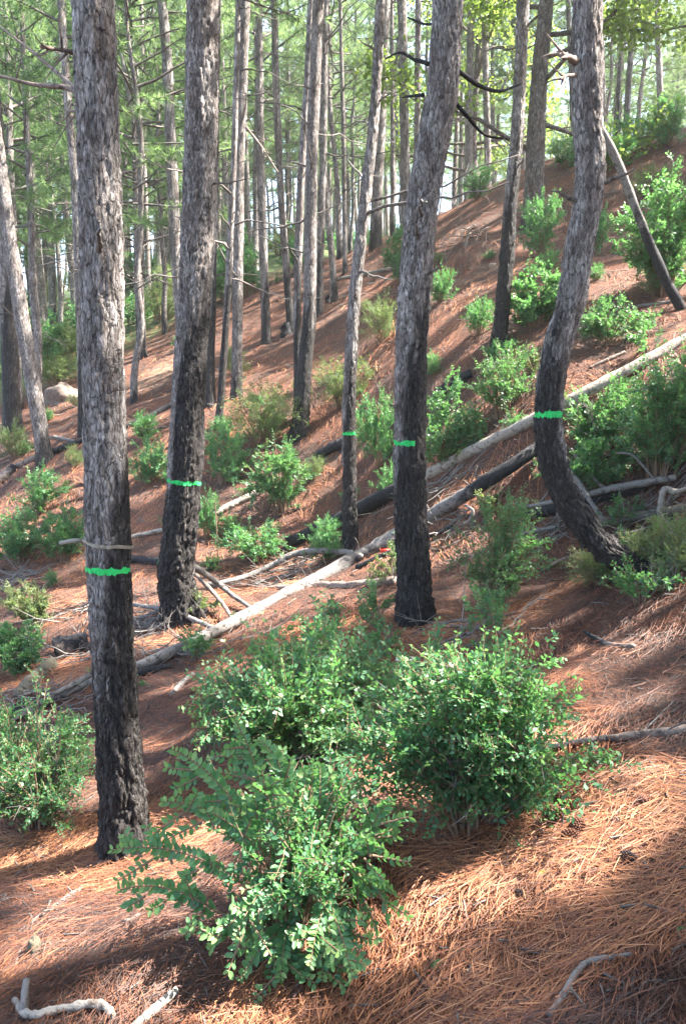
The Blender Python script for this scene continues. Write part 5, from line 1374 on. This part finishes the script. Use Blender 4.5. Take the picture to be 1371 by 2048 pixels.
sprig('bramble_plant', 'pale green bramble sprig with rounded leaves on the right needles above the dark branch', 'plant', 1248, 1440, [(-25, 30), (-5, 40), (18, 44), (40, 48), (52, 45), (-18, 48), (10, 60), (-32, 40), (0, 24), (30, 36)], 'bramble_leaf', .052, .1)
sprig('bramble_plant', 'low faded bramble leaves left of the pale green bramble sprig', 'plant', 1180, 1440, [(-20, 8), (6, 14), (28, 10), (16, 20), (-8, 18), (-34, 6)], 'bramble_leaf', .04, .1)
sprig('seedling', 'tiny bright green seedling on the shaded needles at the bottom', 'plant', 908, 1905, [(0, 10), (-22, 22), (8, 42), (-2, 55), (16, 20)], 'bramble_leaf', .05, .1)
sprig('seedling', 'small yellow-green seedling between the two foreground bushes', 'plant', 826, 1745, [(-16, 18), (2, 30), (10, 20), (-6, 38), (14, 40), (-18, 34)], 'yellow_leaf', .035, .1)
sprig('seedling', 'tiny yellow seedling on the sunlit needles', 'plant', 1108, 1770, [(-6, 10), (4, 20), (8, 34)], 'yellow_leaf', .03, .1)
sprig('seedling', 'green leaves peeking in at the right edge near the bottom', 'plant', 1362, 1890, [(0, 10), (10, 40), (-6, 60), (6, 90), (-4, 30)], 'bramble_leaf', .045, .1)

# small box seedlings dotted over the slope
MARK = [(250, 1500, 'the banded big pine'), (366, 1150, 'the half-burnt pine'), (833, 1180, 'the central pine'), (1200, 1090, 'the curved pine'), (700, 1050, 'the slim ringed pine'), (1000, 690, 'the dark slim pine'), (601, 850, 'the twin pine'), (92, 910, 'the sunlit left pine'), (475, 790, 'the white trunk'), (1350, 600, 'the leaning dead stem'),
        (1070, 450, 'the forked oak'), (940, 480, 'the bare roots'), (300, 740, 'the sunlit bare patch'), (1250, 740, 'the pale debarked trunk'), (560, 960, 'the bright sunlit bush'), (640, 1160, 'the long grey fallen trunk')]
gs = np.random.RandomState(77); used = set(); tries = 0
while len(used) < 56 and tries < 1500:
    tries += 1
    px, py = gs.uniform(20, 1350), gs.uniform(420, 1420)
    q = ground_hit(px, py)
    if q[1] > 24 or q[1] < 4.2: continue
    mx, my, nm = min(MARK, key=lambda m: math.hypot(m[0] - px, m[1] - py))
    if math.hypot(mx - px, my - py) > 260: continue
    dx, dy = px - mx, py - my
    lab = 'small box seedling ' + (('right of ' if dx > 0 else 'left of ') if abs(dx) > abs(dy) else ('below ' if dy > 0 else 'above ')) + ('and close to ' if math.hypot(dx, dy) < 90 else '') + nm
    if lab in used: continue
    used.add(lab); s = gs.uniform(.16, .36) * FPX / q[1]
    shrub(px, py, s * 1.2, s, lab, group='small seedlings on the slope', dens=.2, leaf=.03, mat=('box_leaf', 'box_leaf', 'broom_leaf')[len(used) % 3], name='box_seedling')

# ------------------------------------------------------------------ loose pine needles on the near ground
def needle_litter(N, y0, y1, pw, wdt, seed, lift, lmin=.09, lmax=.16):
    g = np.random.RandomState(seed)
    y = y0 + (y1 - y0) * g.uniform(0, 1, N) ** pw; x = g.uniform(-1, 1, N) * (.55 * y + 1.2)
    q = np.stack([x, y, 0 * x], 1)
    ang = 2.2 * vnoise(q / .45, seed + 1) + .6 + g.normal(0, .75, N)
    L = g.uniform(lmin, lmax, N); ca, sa = np.cos(ang), np.sin(ang); bend = g.normal(0, .10, N)
    pts = []
    for f in (-.5, 0, .5):
        off = bend * L * (1 - 4 * f * f)
        pts.append(np.stack([x + ca * L * f - sa * off, y + sa * L * f + ca * off], 1))
    zg = [height(p[:, 0], p[:, 1]) for p in pts]; up = np.abs(g.normal(0, 1, N)) * lift
    tl = g.normal(0, .012, N)
    z = [zg[0] + up + .003 - tl, zg[1] + up + .006, zg[2] + up + .003 + tl]
    s = np.stack([-sa, ca], 1) * wdt / 2
    V = np.zeros((N, 6, 3))
    for k in range(3):
        ww = (1.0, 1.0, .1)[k]
        V[:, 2 * k, :2] = pts[k] - s * ww; V[:, 2 * k + 1, :2] = pts[k] + s * ww; V[:, 2 * k, 2] = z[k] - .0006; V[:, 2 * k + 1, 2] = z[k] + .0006
    o = np.arange(N)[:, None] * 6; Q = o + [0, 1, 3, 2]; Tt = o + [2, 3, 4]
    old = sstep(-.05, .25, fbm(q / .75, 3, 33))
    t = np.clip(g.uniform(.25, 1, N) - .45 * old + g.normal(0, .05, N), 0, 1)
    o = obj('needle_litter', make_mesh('needle_litter', V.reshape(-1, 3), [Q, Tt], [M['litter']], {'tint': np.repeat(t, 6)}))
    tag(o, kind='stuff', label='loose rusty pine needles carpeting the near ground')
needle_litter(130000, 1.35, 6.5, 1.3, .0021, 1, .010, .10, .185)
needle_litter(38000, 5.0, 13.0, 1.2, .0045, 2, .015, .13, .24)
needle_litter(14000, 12.0, 24.0, 1.0, .010, 3, .02, .2, .38)
# small dark bits: twig crumbs and cone scales
g = np.random.RandomState(8); N = 2000; y = 1.4 + 17 * g.uniform(0, 1, N) ** 1.4; x = g.uniform(-1, 1, N) * (.5 * y + .4); z = height(x, y); a = Acc()
for i in range(N):
    d = nrm(np.array([*g.normal(0, 1, 2), g.normal(0, .15)])); l = g.uniform(.015, .09) * (1 + .22 * y[i]); c = np.array([x[i], y[i], z[i] + .012]); V, q, t = tube(np.array([c - d * l / 2, c + g.normal(0, .004, 3), c + d * l / 2]), g.uniform(.0015, .0045) * (1 + .08 * y[i]), 3); a.add(V, q)
tag(obj('twig_litter', a.mesh('twig_litter', [M['twig']])), kind='stuff', label='broken twig bits scattered on the needles')

# ------------------------------------------------------------------ the forest air
def add_haze(dens):
    lo = np.array([-90., -45, -40]); hi = np.array([100., 145, 62])
    V = np.array([[x, y, z] for x in (lo[0], hi[0]) for y in (lo[1], hi[1]) for z in (lo[2], hi[2])])
    me = make_mesh('haze', V, np.array([[0, 1, 3, 2], [4, 6, 7, 5], [0, 4, 5, 1], [2, 3, 7, 6], [0, 2, 6, 4], [1, 5, 7, 3]]))
    m = bpy.data.materials.new('forest_haze'); m.use_nodes = True; nt = m.node_tree; nt.nodes.clear()
    o = nt.nodes.new('ShaderNodeOutputMaterial'); v = nt.nodes.new('ShaderNodeVolumePrincipled')
    v.inputs['Color'].default_value = (.95, .97, .93, 1); v.inputs['Density'].default_value = dens; v.inputs['Anisotropy'].default_value = .2
    nt.links.new(v.outputs[0], o.inputs['Volume']); me.materials.append(m)
    tag(obj('haze', me), kind='stuff', label='thin bright haze between the trees')
add_haze(0.0010)
